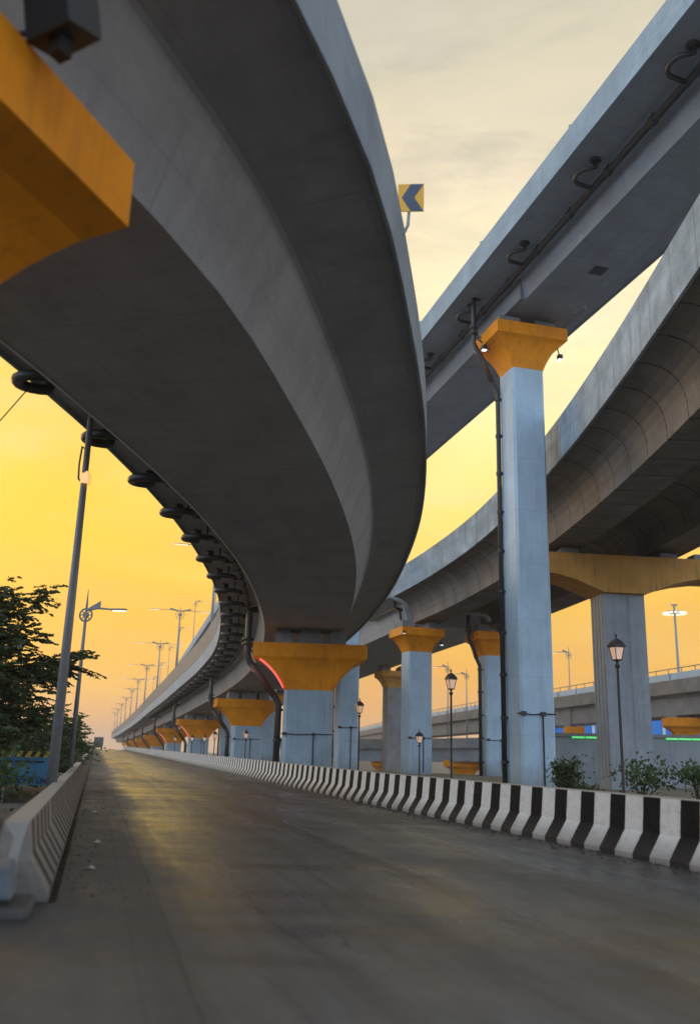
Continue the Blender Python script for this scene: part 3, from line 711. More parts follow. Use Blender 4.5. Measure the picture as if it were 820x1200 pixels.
# fluted column: grooves on the left and front faces
def flut(x0, y0, x1, y1, n, dep):
    out = []
    dx, dy = (x1 - x0) / n, (y1 - y0) / n; L_ = math.hypot(dx, dy); nx_, ny_ = -dy / L_, dx / L_
    for i in range(n):
        a, b = x0 + dx * i, y0 + dy * i
        out += [(a + dx * .38, b + dy * .38), (a + dx * .42 + nx_ * dep, b + dy * .42 + ny_ * dep), (a + dx * .58 + nx_ * dep, b + dy * .58 + ny_ * dep), (a + dx * .62, b + dy * .62)]
    return out
pr = [(-w2, -d2)] + flut(-w2, -d2, w2, -d2, 1, .05) + [(w2, -d2)] + [(w2, d2)] + flut(w2, d2, -w2, d2, 1, .05) + [(-w2, d2)] + flut(-w2, d2, -w2, -d2, 4, .05)
mb.loft([[Vector((a, b, z_)) for a, b in pr] for z_ in (0, H - 1.463)]); mb.build('column', M['grey'], pp)
for u in (-3.4, -2.0, 2.0, 3.4):
    mb = MB(); mb.box((u, 0, H + .12), (.7, 1.0, .24)); mb.box((u, 0, H + .285), (.45, .6, .09)); mb.build('bearing', M['bearing'], pp)

MB = MBase
# ------------------------------------------------------------------ background flyovers
B1 = Path([(50, 10, 10.7), (46.5, 35, 10.6), (40.5, 60, 10.3), (33.33, 85, 10.0), (26.47, 115, 9.65), (17.3, 160, 9.2), (5.3, 260, 8.6), (-10, 400, 8)], 5.0)
b1 = thing('background_flyover', 'distant upper flyover with pale parapet and open handrail, behind the right-hand piers', 'flyover')
sweep(MB(), B1, [(.9, -3.9), (4.6, -3.9), (4.9, -1.95), (6.0, -1.8), (6.0, -.6), (0.02, -.6), (0.02, -1.8), (.55, -1.95)]).build('girder', M['grey'], b1)
sweep(MB(), B1, [(-.02, -1.9), (.3, -1.9), (.3, -.55), (-.02, -.55)]).build('fascia', M['old'], b1)
sweep(MB(), B1, [(.0, -.545), (.2, -.545), (.22, .12), (.08, .12)]).build('parapet', M['blue'], b1)
mb = MB(); sweeptube(B1, .14, .55, 0, B1.d[-1], .05, 5, 5, mb); dd = 1
while dd < B1.d[-1] - 3:
    mb.tube([B1.off(dd, .14, .122), B1.off(dd, .14, .55)], .045, 4); dd += 2.2
mb.build('handrail', M['old'], b1)
mb = MB(); dd = 2
while dd < 260:
    p = B1.off(dd, -.06, -.3); t = B1.at(dd)[1]
    mb.tube([B1.off(dd, -.02, .14), B1.off(dd, -.05, -.6)], .05, 4); dd += 5
mb.build('downpipes', M['steel'], b1)
B2 = Path([(80, 85, 4.5), (45, 100, 4.3), (19.3, 115, 4.0), (2.55, 125, 3.55), (-9, 129.6, 3.5)], 5.0)
b2 = thing('background_flyover', 'distant lower flyover nearly level with the road, under the upper background one', 'flyover')
sweep(MB(), B2, [(.6, -2.9), (7.5, -2.9), (8, -1.1), (0.3, -1.1)]).build('girder', M['grey'], b2)
sweep(MB(), B2, [(-.05, -1.25), (.25, -1.25), (.25, 0), (-.05, 0)]).build('parapet', M['old'], b2)
bg = 'orange-capped piers of the background flyovers'
for lab, px_, py_, zt_, w_ in (('low orange-capped pier under the lower background flyover, left of the central blue pier', 5.6, 126.5, .95, 3.2), ('low orange-capped pier under the lower background flyover, behind the tallest lantern at centre', 15.6, 120.4, 1.15, 5.0),
                              ('orange-capped pier under the background flyover at far right, just above the wall top', 33.3, 90, 5.75, 3.9), ('background pier lit lavender below its small orange cap, beside the fluted pier', 27.9, 112, 5.4, 2.4)):
    o_ = pier(lab, px_, py_, R(-12), zt_, (w_, 3.0), (w_ * .45, 1.6), 1.2, .8, bg, .3, bu=(-w_ * .3, w_ * .3), near=False, cable=False, zb=min(-5.5, gz(px_, py_)))

# ------------------------------------------------------------------ retaining wall with green lights, blue shed
wl = thing('retaining_wall', 'grey concrete retaining wall topped with a row of green lights, behind the shrubs', 'wall')
WP = Path([(10.4, 56.2, .0), (12.7, 55.4, .0), (21.3, 55, .06), (31, 54.5, .1), (48, 54, .1)], 3.0)
sweep(MB(), WP, [(0, -.5), (.3, -.5), (.3, 2.88), (0, 2.88)]).build('wall_panel', M['grey'], wl)
sweep(MB(), WP, [(-.10, 2.882), (.44, 2.882), (.44, 3.06), (-.10, 3.06)]).build('coping', M['old'], wl)
dd = 3.7; 
while dd < 17:
    if not (7.3 < dd < 8.6):
        mb = MB(); p = WP.off(dd, .35, 2.82); mb.box(p + Vector((0, -.04, 0)), (.72, .06, .10), WP.heading(dd) + PI / 2); mb.build('green_light', M['green'], wl)
    dd += .78
bs = thing('blue_shed', 'bright blue panel-clad building glimpsed between the wall and the background flyover', 'building')
Mb = plain('blue_panel', (0.03, 0.20, 0.60), .5, 0, .1)
mb = MB(); mb.box((50, 141, 2.5), (50, 8, 13)); mb.build('cladding', Mb, bs)
mb = MB()
for k in range(14): mb.box((26.5 + k * 3.5, 136.9, 2.5), (.42, .1, 13))
mb.build('panel_joints', plain('white_trim', (.6, .65, .7), .5), bs)
mb = MB(); mb.box((50, 141, 9.2), (51, 9, .4)); mb.build('roof', M['grey'], bs)

# ------------------------------------------------------------------ lamps
def ring_head(par, zt, arms, r=.45, al=2.1, sc=1.0, fine=True):
    mb = MB(); n = 20 if fine else 12
    pts = [(r * math.cos(2 * PI * k / n), 0, zt + r * math.sin(2 * PI * k / n)) for k in range(n + 1)]
    mb.tube(pts, .035, 6, caps=False); mb.tube([(0, -.06, zt), (0, .06, zt)], r * .45, 12)
    for k in range(8 if fine else 4):
        a = 2 * PI * k / (8 if fine else 4); mb.tube([(r * .4 * math.cos(a), 0, zt + r * .4 * math.sin(a)), (r * math.cos(a), 0, zt + r * math.sin(a))], .018, 4)
    mb.build('ring_emblem', M['pole'], par)
    mb = MB(); mb.tube([(0, 0, zt - .2), (0, 0, zt + r + .15), (0, 0, zt + r + .75)], [.06, .045, .01], 6); mb.build('finial', M['pole'], par)
    for s_ in arms:
        mb = MB(); mb.tube([(0, 0, zt + r * .8), (s_ * al * .35, 0, zt + r + .02), (s_ * al * .75, 0, zt + r - .02)], [.055, .04, .03], 6)
        mb.loft([[Vector((s_ * x_, y_, zt + r * .9 + z_)) for x_, y_, z_ in ((.05, -.02, 0), (.05, .02, 0), (.05, .02, .03), (.05, -.02, .03))], [Vector((s_ * x_, y_, zt + r + z_)) for x_, y_, z_ in ((al * .4, -.02, .02), (al * .4, .02, .02), (al * .4, .02, .30), (al * .4, -.02, .30))]])
        ao = mb.build('arm', M['pole'], par)
        mb = MB(); mb.box((s_ * al * .95, 0, zt + r - .03), (al * .42, .22, .07), ch=.03); h_ = mb.build('lamp_head', M['pole'], ao)
        mb = MB(); mb.box((s_ * al * .97, 0, zt + r - .075), (al * .38, .19, .04)); mb.build('lens', M['lit'], h_)
def street_lamp(label, loc, rz, h, arms, group=None, r0=.10, r1=.055, **k):
    t = thing('street_lamp', label, 'street lamp', loc, rz, group)
    mb = MB(); mb.tube([(0, 0, 0), (0, 0, h * .5), (0, 0, h - .2)], [r0, (r0 + r1) / 2, r1], 10); mb.tube([(0, 0, 0), (0, 0, .25)], r0 * 1.7, 8); mb.build('pole', M['pole'], t, smooth=True)
    ring_head(t, h, arms, **k); return t
# row on the big flyover
LG = 'double-arm lamps along the big flyover'
proto = None
for i, yy in enumerate((62, 88.6, 114.7, 141.6, 167, 192, 221, 250, 280, 310)):
    d = MAIN.dist_at_y(yy); p = MAIN.off(d, sL + .3, 1.6); lab = ORD[i] + ' double-arm lamp from the near end of the row on the big flyover'
    if proto is None: proto = street_lamp(lab, p, MAIN.heading(d), 9.7, (-1, 1), LG, r0=.17, r1=.09, r=.55, al=3.3)
    else: dup(proto, p, MAIN.heading(d), lab)
proto = None
for i, (yy, zz) in enumerate(((106.6, 21.4), (131, 22.3), (155.8, 21.6), (177, 20.6), (200, 19.6), (224, 18.3))):
    p = UP.off(UP.dist_at_y(yy), 0, 1.12); hz_ = (zz - 1.5) * 1.55 + 1.5 - p.z
    lab = ORD[i] + ' from the near end of the slimmer single-arm lamps on the high viaduct'
    if proto is None: proto = street_lamp(lab, p, UP.heading(50), hz_, (1,), 'single-arm lamps on the high viaduct', r0=.14, r1=.08, r=.46, al=2.5, fine=False)
    else: dup(proto, p, None, lab).scale.z = hz_ / h0_
    if i == 0: h0_ = hz_
# roadside posts at the left
t = street_lamp('slim lamp post with ring emblem and one lit arm, beyond the thick post', (-9.93, 34, gz(-9.93, 34)), R(-6), 6.35, (1,), 'roadside lamp posts at the left', r0=.115, r1=.055, r=.24, al=1.35)
t = thing('street_lamp', 'tall thick lamp post at left, its head hidden behind the curved girder', 'street lamp', (-6.2, 20, 0), R(-10), 'roadside lamp posts at the left')
mb = MB(); mb.tube([(0, 0, 0), (0, 0, 4.5), (0, 0, 9.6)], [.118, .095, .062], 14); mb.tube([(0, 0, 0), (0, 0, .3)], .24, 10); mb.build('pole', M['pole'], t, smooth=True)
mb = MB(); mb.tube([(-.03, 0, 8.25), (-.14, 0, 8.35), (-.17, 0, 7.9), (-.15, 0, 7.55), (-.05, 0, 7.45)], .025, 6); mb.build('cable_loop', M['iron'], t)
mb = MB(); mb.loft([[Vector((.02 + a * s_, b * s_, z_)) for a, b in ((-.08, -.1), (.12, -.1), (.12, .1), (-.08, .1))] for z_, s_ in ((7.42, .9), (7.6, 1.0), (7.72, .5))]); mb.build('small_lamp', emit('amber_glow', (1.0, .55, .12), .9), t)
mb = MB(); mb.tube([(0, 0, 9.5), (.6, 0, 9.85), (1.6, 0, 9.95)], [.07, .05, .04], 8); mb.box((1.9, 0, 9.93), (.7, .26, .09), ch=.05); mb.build('arm', M['pole'], t)
# lamps standing on the lower background flyover
proto = None
for i, (x, y, zt_, lab) in enumerate(((15.9, 119.5, 11.8, 'right one of two small lamp posts between the two central orange-capped piers'), (13.6, 121, 12.9, 'left one of two small lamp posts, near the tall central lantern'),
                                      (6.6, 124.6, 10.4, 'small distant lamp post in the orange gap left of the central blue pier'), (27.6, 112, 13.2, 'slim lamp post left of the fluted pier, rising past the background flyover'))):
    if proto is None: proto = street_lamp(lab, (x, y, 3.2 if i < 3 else 4), R(-20), 8.6, (-1,), 'lamp posts on the background flyovers', r0=.1, r1=.06, r=.33, al=1.8, fine=False)
    else:
        o = dup(proto, (x, y, (3.1 if i < 3 else 4.1)), None, lab); o.scale = (1, 1, (zt_ - 3.2 - .0) / 8.6)
# high mast
hm = thing('high_mast_light', 'high mast with a crown of lit floodlights, alone in the sky at right', 'mast light', (49.6, 135, -6))
mb = MB(); mb.tube([(0, 0, 0), (0, 0, 15), (0, 0, 30.6)], [.34, .26, .15], 10); mb.build('mast', M['pole'], hm, smooth=True)
mb = MB(); mb.tube([(1.35 * math.cos(2 * PI * k / 20), 1.35 * math.sin(2 * PI * k / 20), 29.6) for k in range(21)], .08, 6, caps=False)
for k in range(4): a = PI / 2 * k; mb.tube([(0, 0, 29.6), (1.35 * math.cos(a), 1.35 * math.sin(a), 29.6)], .05, 4)
mb.box((0, 0, 30.7), (.9, .3, .2)); mb.build('ring_frame', M['pole'], hm)
for k in range(14):
    a = 2 * PI * k / 14; mb = MB(); mb.box((1.5 * math.cos(a), 1.5 * math.sin(a), 29.4), (.42, .34, .24), a); mb.build('floodlight', M['lit'], hm)

def lantern(label, x, y, h, s=1.0, group='old-style lanterns behind the striped barrier'):
    t = thing('lantern_post', label, 'lantern', (x, y, gz(x, y) - .05), R(20), group)
    top = h
    mb = MB(); hz = top - 1.02 * s
    mb.tube([(0, 0, 0), (0, 0, .5), (0, 0, .52), (0, 0, hz - .25 * s)], [.11 * s, .10 * s, .065 * s, .05 * s], 10); mb.build('post', M['iron'], t, smooth=True)
    mb = MB(); mb.tube([(0, 0, hz - .28 * s), (0, 0, hz - .22 * s), (0, 0, hz - .16 * s), (0, 0, hz - .08 * s), (0, 0, hz)], [.05 * s, .10 * s, .10 * s, .04 * s, .09 * s], 12); mb.build('collar', M['iron'], t, smooth=True)
    n = 4
    def sq(r_, z_): return [Vector((r_ * math.cos(PI / 4 + k * PI / 2), r_ * math.sin(PI / 4 + k * PI / 2), z_)) for k in range(4)]
    mb = MB()
    a, b = sq(.17 * s, hz + .03 * s), sq(.28 * s, hz + .50 * s)
    for k in range(4): mb.tube([a[k], b[k]], .018 * s, 5); mb.tube([a[k], a[(k + 1) % 4]], .018 * s, 5); mb.tube([b[k], b[(k + 1) % 4]], .018 * s, 5)
    mb.loft([sq(.17 * s, hz), sq(.17 * s, hz + .03 * s)]); mb.build('frame', M['iron'], t)
    mb = MB(); mb.loft([sq(.155 * s, hz + .035 * s), sq(.265 * s, hz + .495 * s)]); mb.build('glass', M['warm'], t)
    mb = MB(); mb.loft([sq(.36 * s, hz + .50 * s), sq(.35 * s, hz + .53 * s), sq(.30 * s, hz + .62 * s), sq(.22 * s, hz + .72 * s), sq(.10 * s, hz + .80 * s), sq(.05 * s, hz + .83 * s)])
    mb.tube([(0, 0, hz + .8 * s), (0, 0, hz + .88 * s), (0, 0, hz + .93 * s), (0, 0, hz + 1.02 * s)], [.03 * s, .025 * s, .055 * s, .008 * s], 8); mb.build('roof', M['iron'], t)
    return t
lantern('largest lantern, on a tall black post in front of the fluted pier', 7.50, 25, 5.0, .74)
lantern('tall lantern post standing in the gap right of the central blue pier', 3.94, 34, 4.72, .74)
lantern('lantern on a tall post at the right edge of the wide red-lit pier group', .80, 50, 4.45, .8)
lantern('short lantern in front of the central blue pier with orange cap', 3.42, 42, 2.68, .6)
lantern('short lantern in front of the second wide pier of the big flyover', -7.0, 66, 3.0, .7)
lantern('lantern at the left side of the second wide pier, by its downpipe', -11.1, 79.5, 3.1, .75)
lantern('small lantern before the third orange-capped pier', -14.0, 93, 2.95, .75)
lantern('small lantern just left of the one before the third pier', -16.4, 100, 3.0, .8)
lantern('tiny lantern before the fourth orange-capped pier', -22.6, 124, 3.1, .8)

# ------------------------------------------------------------------ chevron sign
cs = thing('chevron_sign', 'yellow square sign with dark left-pointing chevron on the flyover parapet', 'road sign', (.78, 14.3, 10.45), R(-4))
MB = lambda: MBase(1.3)
mb = MB(); mb.tube([(-.12, .02, .0), (.06, .02, .16), (.10, .02, .26), (.115, .02, .5)], .022, 8); mb.build('post', M['steel'], cs, smooth=True)
mb = MB(); mb.box((.14, 0, .68), (.36, .012, .44)); mb.build('panel', plain('sign_yellow', (.80, .38, .01), .45), cs)
mb = MB(); a = [(.175, .22), (-.005, .22), (-.13, 0.0), (-.005, -.22), (.175, -.22), (.045, 0.0)]
pts = [Vector((.14 + x_, -.010, .68 + z_ * .985)) for x_, z_ in a]
mb.add([*pts, *[p + Vector((0, .003, 0)) for p in pts]], [(0, 1, 2, 5), (5, 2, 3, 4), (6, 11, 8, 7), (11, 10, 9, 8)] + [(i, 6 + i, 6 + (i + 1) % 6, (i + 1) % 6) for i in range(6)])
mb.build('chevron', plain('sign_dark', (.05, .065, .10), .5), cs)

MB = MBase
# ------------------------------------------------------------------ board at the left
def text_mesh(txt, size, m, parent, loc, name='lettering', rot=(PI / 2, 0, 0)):
    cu = bpy.data.curves.new(name, 'FONT'); cu.body = txt; cu.size = size; cu.extrude = .002; cu.align_x = 'CENTER'; cu.offset = .006
    to = bpy.data.objects.new('tmp', cu); C.objects.link(to); bpy.context.view_layer.update()
    me = bpy.data.meshes.new_from_object(to.evaluated_get(bpy.context.evaluated_depsgraph_get())); bpy.data.objects.remove(to)
    me.materials.clear(); me.materials.append(m)
    o = bpy.data.objects.new(name, me); C.objects.link(o); o.parent = parent; o.location = loc; o.rotation_euler = rot; return o
bd_ = thing('notice_board', 'blue roadside board with yellow and black chevron top strip, half hidden by leaves', 'sign board', (-9.12, 27, gz(-9.1, 27)), R(10))
mb = MB(); mb.box((0, 0, .80), (1.5, .03, .78)); mb.build('panel', plain('board_blue', (.035, .14, .24), .6, 0, .35, 5), bd_)
mb = MB(); mb.box((0, -.004, 1.275), (1.5, .03, .165)); mb.build('stripe_panel', plain('board_yellow', (.5, .32, .03), .6), bd_)
mb = MB()
for k in range(6):
    x0 = -.72 + k * .25
    mb.add([(x0 + a, -.024 + b, 1.275 + c) for b in (0, .004) for a, c in ((0, -.08), (.12, -.08), (.20, .08), (.08, .08))], [(0, 1, 2, 3), (7, 6, 5, 4), (0, 4, 5, 1), (1, 5, 6, 2), (2, 6, 7, 3), (3, 7, 4, 0)])
mb.build('chevron_stripes', M['rubber'], bd_)
text_mesh('HARBOUR LINK', .20, M['rubber'], bd_, (0, -.022, .47))
mb = MB(); mb.box((0.05, -.017, 1.06), (.8, .006, .05)); mb.box((-.1, -.017, .64), (1.0, .006, .02)); mb.build('painted_bars', M['rubber'], bd_)
for u in (-.6, .6):
    mb = MB(); mb.box((u, .05, .55), (.05, .05, 1.2)); mb.build('leg', M['steel'], bd_)

# ------------------------------------------------------------------ truck, marker, cable
gt = gz(-66, 250)
tk = thing('truck', 'grey box truck seen from behind driving over the far road crest', 'truck', (-66.6, 252, gz(-66.6, 252) + .01), math.atan(TAN))
mb = MB(); mb.box((0, 0, 2.15), (2.45, 5.4, 2.3)); mb.build('cargo_box', plain('truck_grey', (.05, .055, .06), .6), tk, bevel=.05)
mb = MB(); mb.box((0, 3.7, 1.6), (2.2, 1.7, 1.9)); mb.build('cab', plain('truck_cab', (.25, .12, .05), .4), tk, bevel=.1)
mb = MB(); mb.box((0, -.2, .85), (1.0, 7.6, .25)); mb.box((0, -2.6, .62), (2.2, .12, .16)); mb.build('chassis', M['iron'], tk)
for sx_ in (-1, 1):
    for yy in (-1.7, 3.4):
        mb = MB(); mb.tube([(sx_ * .75, yy, .48), (sx_ * 1.12, yy, .48)], .48, 16); mb.build('wheel', M['rubber'], tk)
for sx_ in (-1, 1):
    mb = MB(); mb.box((sx_ * .95, -2.74, .85), (.25, .06, .14)); mb.build('tail_light', plain('tail_red', (.4, .02, .02), .4), tk)
mk = thing('marker_post', 'small orange and white marker standing by the left barrier near the crest', 'marker', (rx(150, -9.9), 150, gz(rx(150), 150)))
for k in range(4):
    mb = MB(); mb.tube([(0, 0, k * .5), (0, 0, k * .5 + .5)], .22 - .02 * k, 8); mb.build('band', plain('band_' + str(k), ((.7, .16, .05) if k % 2 else (.6, .5, .4)), .6), mk)
mb = MB(); mb.tube([(-6.95, 18.1, 9.1), (-7.7, 18.2, 8.1), (-8.6, 18.2, 7.5), (-9.9, 18.3, 7.0), (-13, 18.7, 6.8)], .014, 5)
tag(mb.build('overhead_cable', M['iron'], smooth=True), 'thin black cable curving away from the first drain loop at far left', 'cable')

# ------------------------------------------------------------------ vegetation
def leafquad(vs, fs, c, d, s, w=.38, rnd=random):
    a = Vector((rnd.uniform(-1, 1), rnd.uniform(-1, 1), rnd.uniform(-.5, .5))); n = d.cross(a)
    if n.length < 1e-3: return
    n.normalize(); i = len(vs)
    vs += [c, c + d * s * .5 + n * s * w, c + d * s, c + d * s * .5 - n * s * w]; fs.append((i, i + 1, i + 2, i + 3))
def tree(label, x, y, h, spread, seed, m='leaf', cat='tree', name='tree', levels=9, leaf=.13, dens=1.0, group=None, z0=1.2, keep=None):
    rnd = random.Random(seed); t = thing(name, label, cat, (x, y, gz(x, y) - .1), 0, group)
    tr = MB(); bend = [Vector((rnd.uniform(-.25, .25) * k, rnd.uniform(-.25, .25) * k, h * .88 * k / 5)) for k in range(6)]
    tr.tube(bend, [.24 * h / 7 * (1 - .15 * k) for k in range(6)], 8)
    vs, fs = [], []
    for li in range(levels):
        zf = z0 / h + (1 - z0 / h) * (li + .4) / levels
        k = zf * .88 / .88 * 5 * .95; k0 = min(4, int(k)); base = bend[k0].lerp(bend[k0 + 1], min(1, k - k0))
        nb = rnd.randint(5, 7)
        for bi in range(nb):
            az = 2 * PI * (bi + rnd.random() * .7) / nb; rad = spread * (1.0 - .55 * zf ** 2.2) * rnd.uniform(.55, 1.08)
            if keep: rad = min(rad, keep(math.cos(az), math.sin(az), base.z))
            d = Vector((math.cos(az), math.sin(az), 0)); pts = []; rise = rnd.uniform(.10, .55)
            for q in range(7):
                f = q / 6; pts.append(base + d * rad * f + Vector((rnd.uniform(-.08, .08), rnd.uniform(-.08, .08), rad * (rise * f - .12 * f * f))))
            tr.tube(pts, [.055 * (1 - .13 * q) for q in range(7)], 5)
            # flat sprays of pinnate twigs
            for q in range(int(26 * dens)):
                f = rnd.uniform(.22, 1.0); j = min(5, int(f * 6)); o = pts[j].lerp(pts[j + 1], f * 6 - j)
                sd = rnd.choice((-1, 1)); az2 = az + sd * rnd.uniform(.35, 1.25); ln = rad * rnd.uniform(.16, .34)
                d2 = Vector((math.cos(az2), math.sin(az2), rnd.uniform(-.28, .42)))
                o = o + Vector((rnd.gauss(0, .12), rnd.gauss(0, .12), rnd.gauss(0.03, .20)))
                ns = max(5, int(ln / (leaf * .42)))
                for w_ in range(ns):
                    c = o + d2 * ln * (w_ + .5) / ns + Vector((0, 0, -.10 * (w_ / ns) ** 2 * ln))
                    for s_ in (-1, 1):
                        ld = (d2 * .5 + Vector((-d2.y, d2.x, 0)) * s_ + Vector((0, 0, rnd.uniform(-.45, .1)))).normalized()
                        leafquad(vs, fs, c, ld, leaf * rnd.uniform(.7, 1.25), .26, rnd)
    tr.build('trunk', M['bark'], t, smooth=True)
    MB().add(vs, fs).build('crown', M[m], t); return t
def bush(label, x, y, h, w, seed, m='leaf2', n=900, leaf=.10, cat='shrub', name='shrub', group=None, stems=7, open_=0.0):
    rnd = random.Random(seed); t = thing(name, label, cat, (x, y, gz(x, y) - .05), 0, group)
    st = MB(); vs, fs = [], []; tips = []
    for k in range(stems):
        az = rnd.uniform(0, 2 * PI); r_ = w * rnd.uniform(.2, .95); hh_ = h * rnd.uniform(.55, 1.0)
        pts = [Vector((0, 0, 0)), Vector((r_ * .25 * math.cos(az), r_ * .25 * math.sin(az), hh_ * .45)), Vector((r_ * .65 * math.cos(az), r_ * .65 * math.sin(az), hh_ * .8)), Vector((r_ * math.cos(az), r_ * math.sin(az), hh_))]
        st.tube(pts, [.03, .022, .014, .006], 5); tips.append(pts)
    for k in range(n):
        pts = rnd.choice(tips); f = rnd.uniform(.25 + open_, 1) ** .7 * 3; j = min(2, int(f)); c = pts[j].lerp(pts[j + 1], f - j)
        s_ = w * .28
        c = c + Vector((rnd.gauss(0, s_), rnd.gauss(0, s_), rnd.gauss(0, s_ * .55)))
        if c.z < .02: continue
        d = Vector((rnd.gauss(0, 1), rnd.gauss(0, 1), rnd.gauss(-.1, .6))).normalized()
        leafquad(vs, fs, c, d, leaf * rnd.uniform(.6, 1.3), .30, rnd)
    st.build('stem', M['bark'], t); MB().add(vs, fs).build('foliage', M[m], t); return t
TG = 'trees and shrubs left of the road'
tree('big dark feathery tree with flat layered branches at the left edge', -12.8, 30.0, 7.35, 5.4, 3, levels=14, leaf=.18, dens=1.45, z0=.6, group=TG,
     keep=lambda cx, sx, z: 9 if cx < .15 else max(1.2, (12.8 - 9.9 + (2.6 if 2.3 < z < 4.8 else .8 if z > 4 else 0.1)) / max(cx + .25 * sx, .2) * (.86 if z < 5 else .62)))
tree('darker tree behind the feathery one at the left edge', -19.0, 42, 7.2, 4.0, 8, levels=8, leaf=.2, dens=.9, z0=.8, group=TG)
tree('low green tree between the two left lamp posts', -14.6, 46, 3.6, 2.6, 12, m='leaf2', levels=6, leaf=.16, dens=.8, z0=.3, group=TG)
tree('small rounded tree at the far end of the left barrier, near the crest', -36.2, 118, 4.0, 2.9, 21, m='leaf2', levels=6, leaf=.3, dens=.55, z0=.5, group=TG)
tree('distant tree lower than its neighbours, behind the second left lamp post', -24.5, 80, 3.6, 2.8, 22, m='leaf2', levels=6, leaf=.26, dens=.55, z0=.3, group=TG)
for k in range(12):
    yy = 19 + k * 7.5 * (1 + k * .05); o_ = 2.3 + .9 * (k % 3)
    bush(ORD[k] + ' bush behind the left barrier, counting from the viewer', rx(yy, LX - o_), yy, 1.25 + .5 * ((k * 7) % 3) / 2, 1.1 + .02 * yy, 40 + k, n=1300 if k < 5 else 700, leaf=.11 + .0016 * yy, m='leaf' if k % 2 else 'leaf2', group=TG, stems=12)
SG = 'shrubs behind the right barrier'
bush('dense dark shrub right beside the tall slim pier', 8.0, 33.5, 1.75, .62, 60, n=1500, leaf=.13, m='leaf', group=SG, stems=14)
bush('low dry tuft between the dense shrub and the lantern post', 8.9, 34.5, .75, .6, 61, n=500, leaf=.10, m='leaf', group=SG)
bush('spreading young shrub right of the large lantern, thin stems visible', 10.55, 33, 1.55, 1.1, 62, n=620, leaf=.17, group=SG, stems=9, open_=.3)
bush('shrub at the right edge of the picture, in front of the wall', 12.5, 33, 1.5, .8, 63, n=520, leaf=.17, group=SG, stems=8, open_=.25)
# litter and grit beside the left barrier
mb = MB(); rnd = random.Random(5)
for k in range(160):
    yy = 10 + 24 * rnd.random() ** 1.3; u = .12 + abs(rnd.gauss(0, .45)); s_ = rnd.uniform(.005, .018)
    x_ = rx(yy, LX + u); M4 = Matrix.Rotation(rnd.uniform(0, 6), 4, 'Z') @ Matrix.Rotation(rnd.uniform(-.5, .5), 4, 'X')
    mb.box((x_, yy, gz(x_, yy) + .006 + s_ * .3), (s_ * 2, s_ * 1.4, s_), M=M4, ch=s_ * .3)
for k in range(300):
    yy = 9 + 22 * rnd.random(); u = -abs(rnd.gauss(0, .25)) - .05; s_ = rnd.uniform(.008, .03); x_ = rx(yy, u)
    mb.box((x_, yy, .006 + s_ * .3), (s_ * 2, s_ * 1.4, s_), h=rnd.uniform(0, 6), ch=s_ * .3)
tag(mb.build('gravel', plain('grit', (.07, .062, .052), .9, 0, .5, 60)), 'scattered grit along both barrier feet', 'gravel', kind='stuff')
Mp = plain('paper', (.34, .32, .29), .9)
for k, (u, yy, s_, lab) in enumerate(((.42, 12.2, .09, 'crumpled pale litter nearest the viewer by the left barrier'), (.5, 15.5, .10, 'white paper scrap on the road by the left barrier, middle of three'), (.45, 22.5, .13, 'farthest white litter scrap beside the left barrier'))):
    mb = MB(); x_ = rx(yy, LX + u)
    vs = [Vector((x_ + math.cos(a) * s_ * rnd.uniform(.3, .7), yy + math.sin(a) * s_ * rnd.uniform(.6, 1.1), .012 + rnd.uniform(0, .035))) for a in [i * PI / 4 for i in range(8)]]
    top_ = Vector((x_, yy, .06)); mb.add(vs + [top_], [(i, (i + 1) % 8, 8) for i in range(8)] + [tuple(range(8))[::-1]])
    tag(mb.build('paper_litter', Mp), lab, 'litter', 'litter by the left barrier')

# ------------------------------------------------------------------ light
SUN_EL, SUN_AZ = R(13), R(-42)            # azimuth measured from +Y towards +X
sc = bpy.context.scene
w = bpy.data.worlds.new('World'); sc.world = w; w.use_nodes = True
nt = w.node_tree; nt.nodes.clear(); out = N(nt, 'ShaderNodeOutputWorld')
sky = N(nt, 'ShaderNodeTexSky', sky_type='NISHITA'); sky.sun_disc = False; sky.sun_elevation = SUN_EL; sky.sun_rotation = SUN_AZ
sky.air_density = 2.0; sky.dust_density = 6.0; sky.ozone_density = 1.5
bg1 = N(nt, 'ShaderNodeBackground'); L(nt, sky.outputs[0], bg1.inputs['Color']); bg1.inputs['Strength'].default_value = 0.012
dirv = N(nt, 'ShaderNodeTexCoord').outputs['Generated']
sp = N(nt, 'ShaderNodeSeparateXYZ'); L(nt, dirv, sp.inputs[0])
def ramp(fac, stops):
    r_ = N(nt, 'ShaderNodeValToRGB'); el = r_.color_ramp.elements
    while len(el) > 1: el.remove(el[0])
    el[0].position = stops[0][0]; el[0].color = (*stops[0][1], 1)
    for p_, c_ in stops[1:]: e = el.new(p_); e.color = (*c_, 1)
    L(nt, fac, r_.inputs[0]); return r_.outputs[0]
cl = noise(nt, mapping(nt, dirv, (1, 1, 3.2)), 2.6, 7, 0.6, .4)
zc_ = math_(nt, 'ADD', sp.outputs['Z'], rng(nt, cl, .3, .7, -.045, .045))
left = ramp(zc_, [(0.0, (.82, .43, .20)), (.05, (.90, .46, .17)), (.11, (1.02, .55, .07)), (.22, (1.06, .64, .03)), (.36, (1.06, .68, .08)), (.50, (.95, .66, .30)), (.66, (.62, .55, .42)), (.86, (.75, .84, 1.0)), (1.0, (.80, .92, 1.15))])
